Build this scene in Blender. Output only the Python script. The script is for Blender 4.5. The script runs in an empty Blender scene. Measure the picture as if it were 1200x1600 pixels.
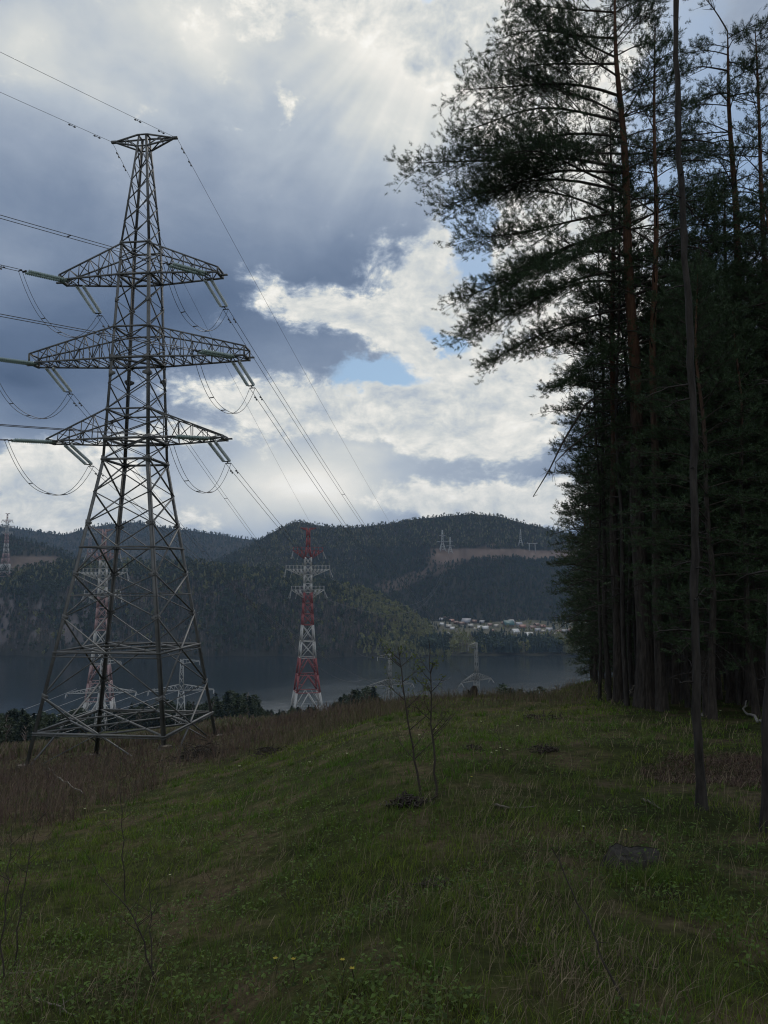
import bpy, math, random
import numpy as np
from math import sin, cos, pi, radians, atan, atan2, sqrt, exp, tan, hypot

rng = np.random.default_rng(7)
random.seed(7)
sc = bpy.context.scene
COL = sc.collection

# ------------------------------------------------------------------ camera
PITCH = radians(4.6)
F = 1200.0
cam_d = bpy.data.cameras.new('camera')
cam = bpy.data.objects.new('camera', cam_d)
COL.objects.link(cam)
EYE = np.array([0.0, 0.0, 1.6])
cam.location = EYE
cam.rotation_euler = (pi / 2 + PITCH, 0, 0)
cam_d.sensor_fit = 'VERTICAL'
cam_d.sensor_height = 36.0
cam_d.sensor_width = 27.0
cam_d.lens = 36.0 * F / 1600
cam_d.clip_start = 0.05
cam_d.clip_end = 30000
sc.camera = cam


def ray(px, py):
    v = (800 - py) / F
    return np.array([(px - 600) / F, cos(PITCH) - v * sin(PITCH), sin(PITCH) + v * cos(PITCH)])


def at(px, py, depth):
    d = ray(px, py)
    return EYE + d * (depth / d[1])


def zat(py, depth):
    return at(600, py, depth)[2]


# ------------------------------------------------------------------ numeric helpers
def _hash(ix, iy, seed):
    n = (ix.astype(np.int64) * 374761393 + iy.astype(np.int64) * 668265263 + seed * 1274126177) & 0xffffffff
    n = ((n ^ (n >> 13)) * 1274126177) & 0xffffffff
    n = n ^ (n >> 16)
    return (n & 0xffff) / 65535.0


def vnoise(x, y, seed=0):
    x = np.asarray(x, float); y = np.asarray(y, float)
    ix = np.floor(x); iy = np.floor(y)
    fx = x - ix; fy = y - iy
    fx = fx * fx * (3 - 2 * fx); fy = fy * fy * (3 - 2 * fy)
    a = _hash(ix, iy, seed); b = _hash(ix + 1, iy, seed)
    c = _hash(ix, iy + 1, seed); d = _hash(ix + 1, iy + 1, seed)
    return (a * (1 - fx) + b * fx) * (1 - fy) + (c * (1 - fx) + d * fx) * fy


def fbm(x, y, seed=0, octv=4):
    s = 0; a = 0.5; t = 0
    for k in range(octv):
        s = s + a * vnoise(np.asarray(x) * 2 ** k, np.asarray(y) * 2 ** k, seed + k * 17)
        t += a; a *= 0.5
    return s / t


def sstep(a, b, x):
    t = np.clip((np.asarray(x, float) - a) / (b - a), 0, 1)
    return t * t * (3 - 2 * t)


# ------------------------------------------------------------------ terrain height
_A = [atan(u) for u in (-.62, -.5, -.33, -.2, -.1, 0, .1, .2, .3, .42, .6)]
_S = [.192, .191, .189, .171, .141, .113, .103, .098, .091, .086, .083]
_R = [78, 76, 66, 50, 38, 31, 29, 28, 46, 62, 66]


def ground_z(x, y, bumps=True):
    x = np.asarray(x, float); y = np.asarray(y, float)
    r = np.hypot(x, y); az = np.arctan2(x, y)
    s = np.interp(az, _A, _S); Rc = np.interp(az, _A, _R)
    behind = sstep(radians(50), radians(120), np.abs(az))
    s = s * (1 - behind) - .02 * behind
    zc = -s * Rc
    far = [422, 560, 650, 760, 9000]; fz = [-80, -125, -153, -168, -168]
    f = np.clip((r - Rc) / (422 - Rc), 0, 1)
    z = np.where(r < Rc, -s * r, zc + (-80 - zc) * f)
    z = np.where(r > 422, np.interp(r, far, fz), z)
    z = np.where((behind > .5) & (r > 422), -80 - (r - 422) * .05, z)
    z = np.maximum(z, -168)
    if bumps:
        b = (fbm(x / 3.1, y / 3.1, 3, 3) - .5) * .34 + (vnoise(x / .55, y / .55, 9) - .5) * .07
        k = sstep(.5, 3, r)
        z = z + b * k + (fbm(x / 40, y / 40, 5, 3) - .5) * 8 * sstep(90, 200, r) * (1 - sstep(600, 660, r))
    return z


def gz(x, y):
    return float(ground_z(np.array([x]), np.array([y]))[0])


def hit(px, py, far=90.0):
    d = ray(px, py); d = d / d[1]
    ts = np.geomspace(1.0, far, 900)
    P = EYE[None] + ts[:, None] * d[None]
    g = ground_z(P[:, 0], P[:, 1])
    k = np.nonzero(P[:, 2] <= g)[0]
    i = k[0] if len(k) else len(ts) - 1
    return np.array([P[i, 0], P[i, 1], g[i]])


# ------------------------------------------------------------------ mesh builder
class MB:
    def __init__(s):
        s.V = []; s.T = []; s.Q = []; s.C = []; s.n = 0

    def add(s, V, T=None, Q=None, tint=(1, 1, 1)):
        V = np.asarray(V, float).reshape(-1, 3)
        if T is not None and len(T): s.T.append(np.asarray(T, np.int64).reshape(-1, 3) + s.n)
        if Q is not None and len(Q): s.Q.append(np.asarray(Q, np.int64).reshape(-1, 4) + s.n)
        t = np.asarray(tint, float)
        if t.ndim == 1: t = np.broadcast_to(t, (len(V), 3))
        s.C.append(t); s.V.append(V); s.n += len(V)

    def bar(s, p, q, w, h=None, tint=(1, 1, 1)):
        p = np.asarray(p, float); q = np.asarray(q, float); h = h or w
        d = q - p; L = np.linalg.norm(d)
        if L < 1e-6: return
        d /= L
        a = np.cross(d, (0, 0, 1.0) if abs(d[2]) < .95 else (1.0, 0, 0)); a /= np.linalg.norm(a)
        b = np.cross(a, d)
        o = [a * w / 2 * i + b * h / 2 * j for i, j in ((-1, -1), (1, -1), (1, 1), (-1, 1))]
        V = [p + k for k in o] + [q + k for k in o]
        s.add(V, Q=[(0, 3, 2, 1), (4, 5, 6, 7), (0, 1, 5, 4), (1, 2, 6, 5), (2, 3, 7, 6), (3, 0, 4, 7)], tint=tint)

    def angle(s, p, q, w, n1, n2, t=None):
        """L-section steel member: two thin flanges along directions n1 and n2"""
        p = np.asarray(p, float); q = np.asarray(q, float); t = t or w * .16
        n1 = np.asarray(n1, float); n2 = np.asarray(n2, float)
        for a, b in ((n1, n2), (n2, n1)):
            o = [0 * a, a * w, a * w + b * t, b * t]
            V = [p + k for k in o] + [q + k for k in o]
            s.add(V, Q=[(0, 3, 2, 1), (4, 5, 6, 7), (0, 1, 5, 4), (1, 2, 6, 5), (2, 3, 7, 6), (3, 0, 4, 7)])

    def box(s, c, sx, sy, sz, rot=0.0, tint=(1, 1, 1)):
        c = np.asarray(c, float); ca, sa = cos(rot), sin(rot)
        V = []
        for k in (-1, 1):
            for i, j in ((-1, -1), (1, -1), (1, 1), (-1, 1)):
                x, y = i * sx / 2, j * sy / 2
                V.append((c[0] + x * ca - y * sa, c[1] + x * sa + y * ca, c[2] + k * sz / 2))
        s.add(V, Q=[(0, 3, 2, 1), (4, 5, 6, 7), (0, 1, 5, 4), (1, 2, 6, 5), (2, 3, 7, 6), (3, 0, 4, 7)], tint=tint)

    def tube(s, P, R, k=6, tint=(1, 1, 1), cap=True, wob=0.0):
        P = np.asarray(P, float); n = len(P)
        R = np.broadcast_to(np.asarray(R, float), (n,))
        d = np.gradient(P, axis=0); d /= np.linalg.norm(d, axis=1)[:, None] + 1e-12
        m = d.mean(0)
        ref = np.array((0, 0, 1.0)) if abs(m[2]) < .8 else np.array((1.0, 0, 0))
        a = np.cross(d, ref); a /= np.linalg.norm(a, axis=1)[:, None] + 1e-12
        b = np.cross(d, a)
        th = np.arange(k) * 2 * pi / k
        rr = R[:, None]
        if wob: rr = rr * (1 + wob * (rng.random((n, k)) - .5))
        else: rr = np.repeat(rr, k, 1)
        V = P[:, None] + rr[..., None] * (a[:, None] * np.cos(th)[None, :, None] + b[:, None] * np.sin(th)[None, :, None])
        i = np.arange(n - 1)[:, None] * k; j = np.arange(k)[None]; j2 = (j + 1) % k
        Q = np.stack([i + j, i + k + j, i + k + j2, i + j2], -1).reshape(-1, 4)
        V = V.reshape(-1, 3)
        T = None
        if cap:
            V = np.vstack([V, P[:1], P[-1:]])
            T = [(n * k, (q + 1) % k, q) for q in range(k)][::-1] + [(n * k + 1, (n - 1) * k + q, (n - 1) * k + (q + 1) % k) for q in range(k)]
        s.add(V, T, Q, tint)

    def build(s, name, mat, parent=None, smooth=False, loc=None):
        me = bpy.data.meshes.new(name)
        V = np.concatenate(s.V) if s.V else np.zeros((0, 3))
        T = np.concatenate(s.T) if s.T else np.zeros((0, 3), np.int64)
        Q = np.concatenate(s.Q) if s.Q else np.zeros((0, 4), np.int64)
        nt, nq = len(T), len(Q)
        me.vertices.add(len(V)); me.vertices.foreach_set('co', V.astype(np.float32).ravel())
        me.loops.add(nt * 3 + nq * 4); me.polygons.add(nt + nq)
        me.loops.foreach_set('vertex_index', np.concatenate([T.ravel(), Q.ravel()]).astype(np.int32))
        st = np.concatenate([np.arange(nt) * 3, nt * 3 + np.arange(nq) * 4]).astype(np.int32)
        me.polygons.foreach_set('loop_start', st)
        me.update(calc_edges=True); me.validate()
        if smooth: me.polygons.foreach_set('use_smooth', np.ones(len(me.polygons), bool))
        C = np.concatenate(s.C)
        if len(C) == len(me.vertices) and not (C == 1).all():
            at_ = me.attributes.new('tint', 'FLOAT_COLOR', 'POINT')
            at_.data.foreach_set('color', np.hstack([C, np.ones((len(C), 1))]).astype(np.float32).ravel())
        for m in (mat if isinstance(mat, (list, tuple)) else [mat]): me.materials.append(m)
        o = bpy.data.objects.new(name, me); COL.objects.link(o)
        if parent is not None: o.parent = parent
        if loc is not None: o.location = loc
        return o


def tag(o, label, cat=None, group=None, kind=None):
    if label: o['label'] = label
    if cat: o['category'] = cat
    if group: o['group'] = group
    if kind: o['kind'] = kind
    return o


def thing(name, label, cat, loc, rz=0.0, group=None):
    o = bpy.data.objects.new(name, None); COL.objects.link(o)
    o.empty_display_size = .2
    o.location = [float(q) for q in loc]; o.rotation_euler = (0, 0, rz)
    return tag(o, label, cat, group)


def copy_thing(root, loc, rz=0.0, scale=1.0, label=None, group=None, tilt=(0, 0)):
    r = root.copy(); COL.objects.link(r)
    r.location = [float(q) for q in loc]; r.rotation_euler = (tilt[0], tilt[1], rz); r.scale = (scale,) * 3
    if label: r['label'] = label
    if group: r['group'] = group
    for ch in list(root.children):
        c = ch.copy(); COL.objects.link(c); c.parent = r
        for g in ch.children:
            d = g.copy(); COL.objects.link(d); d.parent = c
    return r


# ------------------------------------------------------------------ materials
def new_mat(name):
    m = bpy.data.materials.new(name); m.use_nodes = True
    nt = m.node_tree; b = nt.nodes['Principled BSDF']
    b.inputs['Roughness'].default_value = .85
    b.inputs['Specular IOR Level'].default_value = .25
    return m, nt, b


def noise_node(nt, scale, detail=4, rough=.55, vec=None, coord='Object', stretch=None):
    n = nt.nodes.new('ShaderNodeTexNoise')
    n.inputs['Scale'].default_value = scale; n.inputs['Detail'].default_value = detail; n.inputs['Roughness'].default_value = rough
    tc = nt.nodes.new('ShaderNodeTexCoord'); src = tc.outputs[coord]
    if stretch:
        mp = nt.nodes.new('ShaderNodeMapping'); mp.inputs['Scale'].default_value = stretch
        nt.links.new(src, mp.inputs['Vector']); src = mp.outputs['Vector']
    nt.links.new(src, n.inputs['Vector'])
    return n


def ramp(nt, fac, stops):
    r = nt.nodes.new('ShaderNodeValToRGB')
    e = r.color_ramp.elements
    while len(e) > 1: e.remove(e[0])
    e[0].position = stops[0][0]; e[0].color = (*stops[0][1], 1)
    for p, c in stops[1:]:
        q = e.new(p); q.color = (*c, 1)
    nt.links.new(fac, r.inputs['Fac'])
    return r


def bump(nt, b, height, strength=.5, dist=.05):
    n = nt.nodes.new('ShaderNodeBump'); n.inputs['Strength'].default_value = strength; n.inputs['Distance'].default_value = dist
    nt.links.new(height, n.inputs['Height']); nt.links.new(n.outputs['Normal'], b.inputs['Normal'])


def simple_mat(name, c1, c2, scale=3.0, rough=.8, metal=0.0, spec=.25, bmp=0.0, stretch=None):
    m, nt, b = new_mat(name)
    n = noise_node(nt, scale, 5, .6, stretch=stretch)
    r = ramp(nt, n.outputs['Fac'], [(.3, c1), (.7, c2)])
    nt.links.new(r.outputs['Color'], b.inputs['Base Color'])
    b.inputs['Roughness'].default_value = rough; b.inputs['Metallic'].default_value = metal
    b.inputs['Specular IOR Level'].default_value = spec
    if bmp: bump(nt, b, n.outputs['Fac'], bmp)
    return m


def tint_mat(name, translucent=0.0, rough=.75, spec=.2):
    m, nt, b = new_mat(name)
    a = nt.nodes.new('ShaderNodeAttribute'); a.attribute_name = 'tint'
    nt.links.new(a.outputs['Color'], b.inputs['Base Color'])
    b.inputs['Roughness'].default_value = rough; b.inputs['Specular IOR Level'].default_value = spec
    if translucent:
        t = nt.nodes.new('ShaderNodeBsdfTranslucent'); nt.links.new(a.outputs['Color'], t.inputs['Color'])
        mx = nt.nodes.new('ShaderNodeMixShader'); mx.inputs[0].default_value = translucent
        nt.links.new(b.outputs[0], mx.inputs[1]); nt.links.new(t.outputs[0], mx.inputs[2])
        nt.links.new(mx.outputs[0], nt.nodes['Material Output'].inputs['Surface'])
    return m


M = {}
M['steel'] = simple_mat('galvanized_steel', (.2, .2, .2), (.3, .3, .3), 1.5, .6, .35, .4)
M['steel_dark'] = simple_mat('weathered_steel', (.085, .085, .083), (.165, .163, .158), 1.2, .6, .25, .4)
M['white_paint'] = simple_mat('white_paint', (.38, .37, .355), (.50, .49, .475), .4, .6)
M['red_paint'] = simple_mat('red_paint', (.24, .07, .073), (.31, .095, .095), .4, .6)
M['light_steel'] = simple_mat('light_steel', (.33, .33, .33), (.46, .46, .45), .4, .55, .2)
M['glass'] = tint_mat('insulator_glass', .45, .15, .6)
M['porcelain'] = tint_mat('insulator_pale', .5, .3, .5)
M['wire'] = simple_mat('aluminium_wire', (.07, .07, .075), (.12, .12, .125), 2, .5, .4, .4)
M['wire_light'] = simple_mat('bright_wire', (.35, .35, .36), (.45, .45, .46), 2, .5, .4, .4)
M['grass'] = tint_mat('grass_blades', .35)
M['stems'] = tint_mat('dry_stems', .0)
M['needles'] = tint_mat('pine_needles', .12, .6, .25)
M['wood_far'] = tint_mat('far_foliage', .1)
M['leaf'] = tint_mat('sapling_leaf', .45)
M['petal'] = tint_mat('petal', .4)
M['dull_steel'] = simple_mat('dull_steel', (.20, .20, .19), (.30, .30, .285), .4, .6, .2)
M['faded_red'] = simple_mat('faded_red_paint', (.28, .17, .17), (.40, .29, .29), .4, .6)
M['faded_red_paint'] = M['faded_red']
M['twig'] = simple_mat('twig_bark', (.025, .02, .016), (.055, .045, .036), 14, .9)
M['dead_wood'] = simple_mat('dead_wood', (.09, .078, .06), (.18, .155, .125), 9, .9, stretch=(1, 1, 1))
M['dry_clump'] = simple_mat('dry_clump', (.05, .04, .03), (.11, .088, .06), 9, .95)
M['birch'] = simple_mat('birch_bark', (.14, .125, .11), (.33, .31, .28), 7, .85)


def bark_mat(name, low1, low2, up1, up2, z0, z1):
    m, nt, b = new_mat(name)
    n = noise_node(nt, 6.0, 6, .65, stretch=(2.2, 2.2, .45))
    v = nt.nodes.new('ShaderNodeTexVoronoi'); v.inputs['Scale'].default_value = 9
    tc = nt.nodes.new('ShaderNodeTexCoord'); mp = nt.nodes.new('ShaderNodeMapping'); mp.inputs['Scale'].default_value = (1.7, 1.7, .35)
    nt.links.new(tc.outputs['Object'], mp.inputs['Vector']); nt.links.new(mp.outputs['Vector'], v.inputs['Vector'])
    rl = ramp(nt, n.outputs['Fac'], [(.3, low1), (.7, low2)])
    ru = ramp(nt, n.outputs['Fac'], [(.3, up1), (.7, up2)])
    sx = nt.nodes.new('ShaderNodeSeparateXYZ'); nt.links.new(tc.outputs['Object'], sx.inputs[0])
    mr = nt.nodes.new('ShaderNodeMapRange'); mr.inputs['From Min'].default_value = z0; mr.inputs['From Max'].default_value = z1
    nt.links.new(sx.outputs['Z'], mr.inputs['Value'])
    mx = nt.nodes.new('ShaderNodeMix'); mx.data_type = 'RGBA'
    nt.links.new(mr.outputs['Result'], mx.inputs['Factor']); nt.links.new(rl.outputs[0], mx.inputs['A']); nt.links.new(ru.outputs[0], mx.inputs['B'])
    nt.links.new(mx.outputs['Result'], b.inputs['Base Color'])
    ad = nt.nodes.new('ShaderNodeMath'); ad.operation = 'ADD'
    nt.links.new(n.outputs['Fac'], ad.inputs[0]); nt.links.new(v.outputs['Distance'], ad.inputs[1])
    bump(nt, b, ad.outputs[0], 1.0, .04)
    b.inputs['Roughness'].default_value = .95
    return m


M['bark'] = bark_mat('pine_bark', (.014, .0115, .010), (.062, .051, .043), (.055, .030, .020), (.125, .064, .036), 6.5, 10.0)
M['bark_grey'] = bark_mat('grey_pine_bark', (.014, .012, .011), (.058, .050, .044), (.04, .029, .022), (.09, .064, .046), 7.0, 13.0)


# ground
def ground_mat():
    m, nt, b = new_mat('meadow_soil')
    n1 = noise_node(nt, .9, 6, .6); n2 = noise_node(nt, 9, 5, .65); n3 = noise_node(nt, .045, 5, .6)
    r1 = ramp(nt, n1.outputs['Fac'], [(.3, (.022, .026, .009)), (.5, (.040, .046, .014)), (.64, (.085, .066, .038)), (.76, (.045, .034, .022))])
    r2 = ramp(nt, n2.outputs['Fac'], [(.3, (.45, .45, .45)), (.7, (1.3, 1.3, 1.3))])
    mx = nt.nodes.new('ShaderNodeMix'); mx.data_type = 'RGBA'; mx.blend_type = 'MULTIPLY'; mx.inputs['Factor'].default_value = 1
    nt.links.new(r1.outputs[0], mx.inputs['A']); nt.links.new(r2.outputs[0], mx.inputs['B'])
    nt.links.new(mx.outputs['Result'], b.inputs['Base Color'])
    bump(nt, b, n2.outputs['Fac'], .8, .06)
    b.inputs['Roughness'].default_value = 1; b.inputs['Specular IOR Level'].default_value = .05
    return m


M['ground'] = ground_mat()
M['litter'] = simple_mat('needle_litter', (.038, .022, .016), (.085, .052, .038), 7, 1, bmp=.6)
M['hill'] = tint_mat('hill_soil', 0, 1, .05)
M['dry_field'] = simple_mat('dry_field', (.10, .075, .055), (.16, .125, .085), .02, 1)
M['terrace'] = simple_mat('terrace_ground', (.05, .05, .03), (.10, .09, .055), .03, 1)


def water_mat():
    m, nt, b = new_mat('river_water')
    b.inputs['Base Color'].default_value = (.012, .018, .02, 1)
    b.inputs['Roughness'].default_value = .12; b.inputs['Specular IOR Level'].default_value = .28
    n = noise_node(nt, .09, 6, .7, stretch=(.45, 1.0, 1)); n2 = noise_node(nt, .006, 3, .5, stretch=(1, 2.5, 1))
    mu = nt.nodes.new('ShaderNodeMath'); mu.operation = 'MULTIPLY'
    nt.links.new(n.outputs['Fac'], mu.inputs[0]); nt.links.new(n2.outputs['Fac'], mu.inputs[1])
    bump(nt, b, mu.outputs[0], .26, 2.0)
    return m


M['water'] = water_mat()
HAZE = 5e-5; DENOISE = True
# ------------------------------------------------------------------ sky
SUN_PX = (745, -190)
_d = ray(*SUN_PX); _d = _d / np.linalg.norm(_d)
SUN_EL = math.asin(_d[2]); SUN_AZ = atan2(_d[0], _d[1])

world = bpy.data.worlds.new('World'); sc.world = world; world.use_nodes = True
wt = world.node_tree


class E:
    def __init__(s, v): s.v = v

    @staticmethod
    def op(kind, *a):
        n = wt.nodes.new('ShaderNodeMath'); n.operation = kind
        for i, q in enumerate(a):
            if isinstance(q, E): wt.links.new(q.v, n.inputs[i])
            else: n.inputs[i].default_value = q
        return E(n.outputs[0])

    def __add__(s, o): return E.op('ADD', s, o)
    __radd__ = __add__
    def __sub__(s, o): return E.op('SUBTRACT', s, o)
    def __rsub__(s, o): return E.op('SUBTRACT', o, s)
    def __mul__(s, o): return E.op('MULTIPLY', s, o)
    __rmul__ = __mul__
    def clamp(s): return E.op('MAXIMUM', E.op('MINIMUM', s, 1.0), 0.0)

    def range(s, a, b, c=0.0, d=1.0):
        n = wt.nodes.new('ShaderNodeMapRange'); n.interpolation_type = 'SMOOTHSTEP'
        wt.links.new(s.v, n.inputs['Value'])
        for k, q in zip(('From Min', 'From Max', 'To Min', 'To Max'), (a, b, c, d)): n.inputs[k].default_value = q
        return E(n.outputs['Result'])


def build_sky():
    L = wt.links; N = wt.nodes
    tc = N.new('ShaderNodeTexCoord'); sep = N.new('ShaderNodeSeparateXYZ'); L.new(tc.outputs['Generated'], sep.inputs[0])
    az = E.op('ARCTAN2', E(sep.outputs['X']), E(sep.outputs['Y'])); el = E.op('ARCSINE', E(sep.outputs['Z']))
    cmb = N.new('ShaderNodeCombineXYZ'); L.new(az.v, cmb.inputs[0]); L.new(el.v, cmb.inputs[1])

    def noise(scale, detail, rough, stretch=(1, 1.5, 1), off=(0, 0, 0), dist=0.0, src=None, typ=None):
        mp = N.new('ShaderNodeMapping'); mp.inputs['Scale'].default_value = stretch; mp.inputs['Location'].default_value = off
        L.new(src or cmb.outputs[0], mp.inputs['Vector'])
        n = N.new('ShaderNodeTexNoise'); n.inputs['Scale'].default_value = scale; n.inputs['Detail'].default_value = detail
        n.inputs['Roughness'].default_value = rough; n.inputs['Distortion'].default_value = dist
        if typ: n.noise_type = typ
        L.new(mp.outputs['Vector'], n.inputs['Vector'])
        return n

    def warp(src, n, amp):
        a = N.new('ShaderNodeVectorMath'); a.operation = 'SUBTRACT'; L.new(n.outputs['Color'], a.inputs[0]); a.inputs[1].default_value = (.5, .5, .5)
        b = N.new('ShaderNodeVectorMath'); b.operation = 'MULTIPLY_ADD'; L.new(a.outputs[0], b.inputs[0]); b.inputs[1].default_value = (amp, amp * .75, 0)
        L.new(src, b.inputs[2])
        return b.outputs[0]

    w1 = noise(5.5, 3, .5); w2 = noise(17, 6, .62, off=(3, 1, 0))
    P1 = warp(cmb.outputs[0], w1, .13)
    P = warp(P1, w2, .065)                       # strongly warped: cumulus outlines
    PS = warp(cmb.outputs[0], w1, .07)           # softly warped: smooth shading

    def blob(px, py, sx, sy, rot=0, soft=False, sharp=False):
        d = ray(px, py); d = d / np.linalg.norm(d)
        mp = N.new('ShaderNodeMapping'); mp.vector_type = 'TEXTURE'
        mp.inputs['Location'].default_value = (atan2(d[0], d[1]), math.asin(d[2]), 0)
        mp.inputs['Rotation'].default_value = (0, 0, radians(rot))
        mp.inputs['Scale'].default_value = (sx / F, sy / F, 1)
        L.new(PS if soft else P, mp.inputs['Vector'])
        g = N.new('ShaderNodeTexGradient'); g.gradient_type = 'SPHERICAL' if sharp else 'QUADRATIC_SPHERE'
        L.new(mp.outputs['Vector'], g.inputs['Vector'])
        return E(g.outputs['Fac'])

    f1 = E(noise(9, 8, .58, off=(.7, 2.1, 0), dist=.1, src=PS).outputs['Fac'])
    f2 = E(noise(30, 7, .6, off=(5.7, 1.1, 0), dist=0, src=PS).outputs['Fac'])
    f0 = E(noise(3.2, 4, .5, off=(1.2, 0.4, 0)).outputs['Fac'])
    lum = .475 + (f0 - .5) * .32 + (f1 - .5) * .30
    lum = lum + E(sep.outputs['Y']).range(.35, -.4, 0, .22)  # extra brightness added to the unseen sky behind, as fill
    for b in SOFT: lum = lum + blob(*b[:5], soft=True) * b[5]
    hard = None
    for b in HARD:
        t = blob(*b[:5], sharp=True) * b[5]
        hard = t if hard is None else hard + t
    # puffy cumulus: threshold a warped field with billows; bright rims, greyer cores
    f3 = E(noise(75, 6, .62, off=(2.7, 9.1, 0), dist=0, src=PS).outputs['Fac'])
    field = hard + (f1 - .5) * 1.0 + (f2 - .5) * .8 + (f3 - .5) * .3
    puff = field.range(.14, .60)
    core = field.range(.45, 1.25)
    puffL = .865 - core * .10 + (f2 - .5) * .6 + (f1 - .5) * .5 + (f3 - .5) * .25
    lum = lum * (1 - puff) + puffL * puff
    blue = None
    for b in BLUE:
        t = blob(*b[:5], sharp=True) * b[5]
        blue = t if blue is None else blue + t
    # soft light shafts fanning down from the sun behind the cloud edge
    ang = E.op('ARCTAN2', az - SUN_AZ, SUN_EL - el)
    ca = N.new('ShaderNodeCombineXYZ'); L.new((ang * 1.0).v, ca.inputs[0])
    sh = E(noise(9.0, 2, .5, (1, 1, 1), (4.2, 0, 0), src=ca.outputs[0]).outputs['Fac'])
    lum = lum + (sh - .5) * blob(560, 190, 330, 330, 0, soft=True) * .45
    gap = (blue + (f1 - .5) * .8 + (f2 - .5) * .4 - puff * .0).range(.30, .62)
    r = N.new('ShaderNodeValToRGB'); e = r.color_ramp.elements

    def lin(c): return tuple(((q / 255 + .055) / 1.055) ** 2.4 if q > 10 else q / 3294 for q in c)
    stops = [(0, (76, 94, 121)), (.18, (96, 114, 141)), (.36, (123, 139, 163)), (.52, (151, 164, 183)), (.66, (181, 191, 202)), (.8, (214, 217, 215)), (.92, (240, 238, 231)), (1, (253, 251, 245))]
    e[0].position = 0; e[0].color = (*lin(stops[0][1]), 1)
    e[1].position = 1; e[1].color = (*lin(stops[-1][1]), 1)
    for p, c in stops[1:-1]:
        q = e.new(p); q.color = (*lin(c), 1)
    L.new(lum.clamp().v, r.inputs['Fac'])
    sky = N.new('ShaderNodeTexSky'); sky.sky_type = 'NISHITA'; sky.sun_disc = False
    sky.sun_elevation = SUN_EL; sky.sun_rotation = SUN_AZ; sky.air_density = 1.0; sky.dust_density = .6; sky.ozone_density = .7
    sk = N.new('ShaderNodeVectorMath'); sk.operation = 'SCALE'; sk.inputs['Scale'].default_value = SKY_GAIN
    L.new(sky.outputs[0], sk.inputs[0])
    st = N.new('ShaderNodeVectorMath'); st.operation = 'MULTIPLY'; st.inputs[1].default_value = (.82, .95, 1.0); L.new(sk.outputs[0], st.inputs[0]); sk = st
    # clouds are given relative to the physical sky strength
    cl = N.new('ShaderNodeVectorMath'); cl.operation = 'SCALE'; L.new(r.outputs['Color'], cl.inputs[0])
    # unseen sky behind the viewpoint, brightened as added fill for surfaces facing it
    bright = (1.0 + E(sep.outputs['Y']).range(.35, -.5, 0, BACK_GAIN)) * (1 / SKY_STRENGTH)
    L.new(bright.v, cl.inputs['Scale'])
    mx = N.new('ShaderNodeMix'); mx.data_type = 'RGBA'
    L.new(gap.v, mx.inputs['Factor']); L.new(cl.outputs[0], mx.inputs['A']); L.new(sk.outputs[0], mx.inputs['B'])
    bg = N['Background']; L.new(mx.outputs['Result'], bg.inputs['Color']); bg.inputs['Strength'].default_value = SKY_STRENGTH


SKY_STRENGTH = .1
SKY_GAIN = .8
BACK_GAIN = .12
# px, py, half-width, half-height, tilt(deg), amount   (angles of the sky as seen from the viewpoint)
SOFT = [
    (300, 470, 620, 190, 6, -.30), (560, 410, 320, 150, 14, -.22), (40, 590, 340, 130, 0, -.38), (180, 500, 460, 150, 0, -.20), (130, 330, 300, 120, 0, -.06),
    (30, 60, 360, 200, 0, .26), (290, 30, 220, 110, 0, .34), (180, 150, 460, 200, 0, .20), (30, 400, 200, 110, 0, .10),
    (580, 200, 360, 280, 0, .22), (640, 260, 130, 240, -15, .10), (560, 60, 420, 110, 0, .20), (720, 60, 340, 200, 0, .24), (900, 260, 420, 460, 0, .32),
    (480, 770, 330, 150, 0, .46), (560, 700, 420, 140, 0, .20), (250, 780, 420, 130, 0, .18), (60, 660, 300, 60, 0, -.10),
    (800, 640, 300, 150, 0, .02), (1000, 330, 260, 330, 0, .35), (745, -190, 900, 420, 0, .32),
]
HARD = [
    (560, 495, 230, 70, -17, 1.2), (690, 440, 170, 80, -20, 1.1), (480, 630, 330, 62, -2, 1.05), (600, 645, 260, 50, 4, .9),
    (730, 620, 200, 150, 0, .8), (620, 25, 300, 62, -8, .95), (430, 40, 110, 46, 0, .68), (740, 70, 160, 60, 0, .75), (430, 172, 34, 22, 40, .62), (655, 95, 30, 30, 0, .6),
    (290, 25, 70, 40, 0, .5), (70, 745, 190, 60, 0, 1.05), (60, 805, 240, 50, 0, 1.05), (180, 800, 200, 60, 0, .9), (690, 790, 170, 42, -6, 1.05), (850, 790, 160, 44, 0, .9), (300, 690, 220, 36, 0, .6),
    (900, 330, 260, 330, 0, 1.0), (760, 700, 150, 40, 0, .55), (20, 600, 10, 10, 0, .1),
]
BLUE = [(572, 590, 150, 30, 2, 1.0), (690, 526, 54, 26, -20, 1.0), (726, 372, 56, 95, 20, 1.35), (660, 5, 50, 16, 0, .7), (1090, 230, 150, 270, 0, 1.35), (650, 556, 50, 14, -20, .4)]
build_sky()

sun_d = bpy.data.lights.new('sun', 'SUN'); sun = bpy.data.objects.new('sun', sun_d); COL.objects.link(sun)
sun_d.energy = 1.2; sun_d.angle = radians(14); sun_d.color = (1, .95, .87)
sun.rotation_euler = (pi / 2 - SUN_EL, 0, pi - SUN_AZ)
# a sun lamp shines along its -Z: rotate so that -Z points away from the sun
sun.rotation_euler = (SUN_EL - pi / 2, 0, -SUN_AZ)

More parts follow.
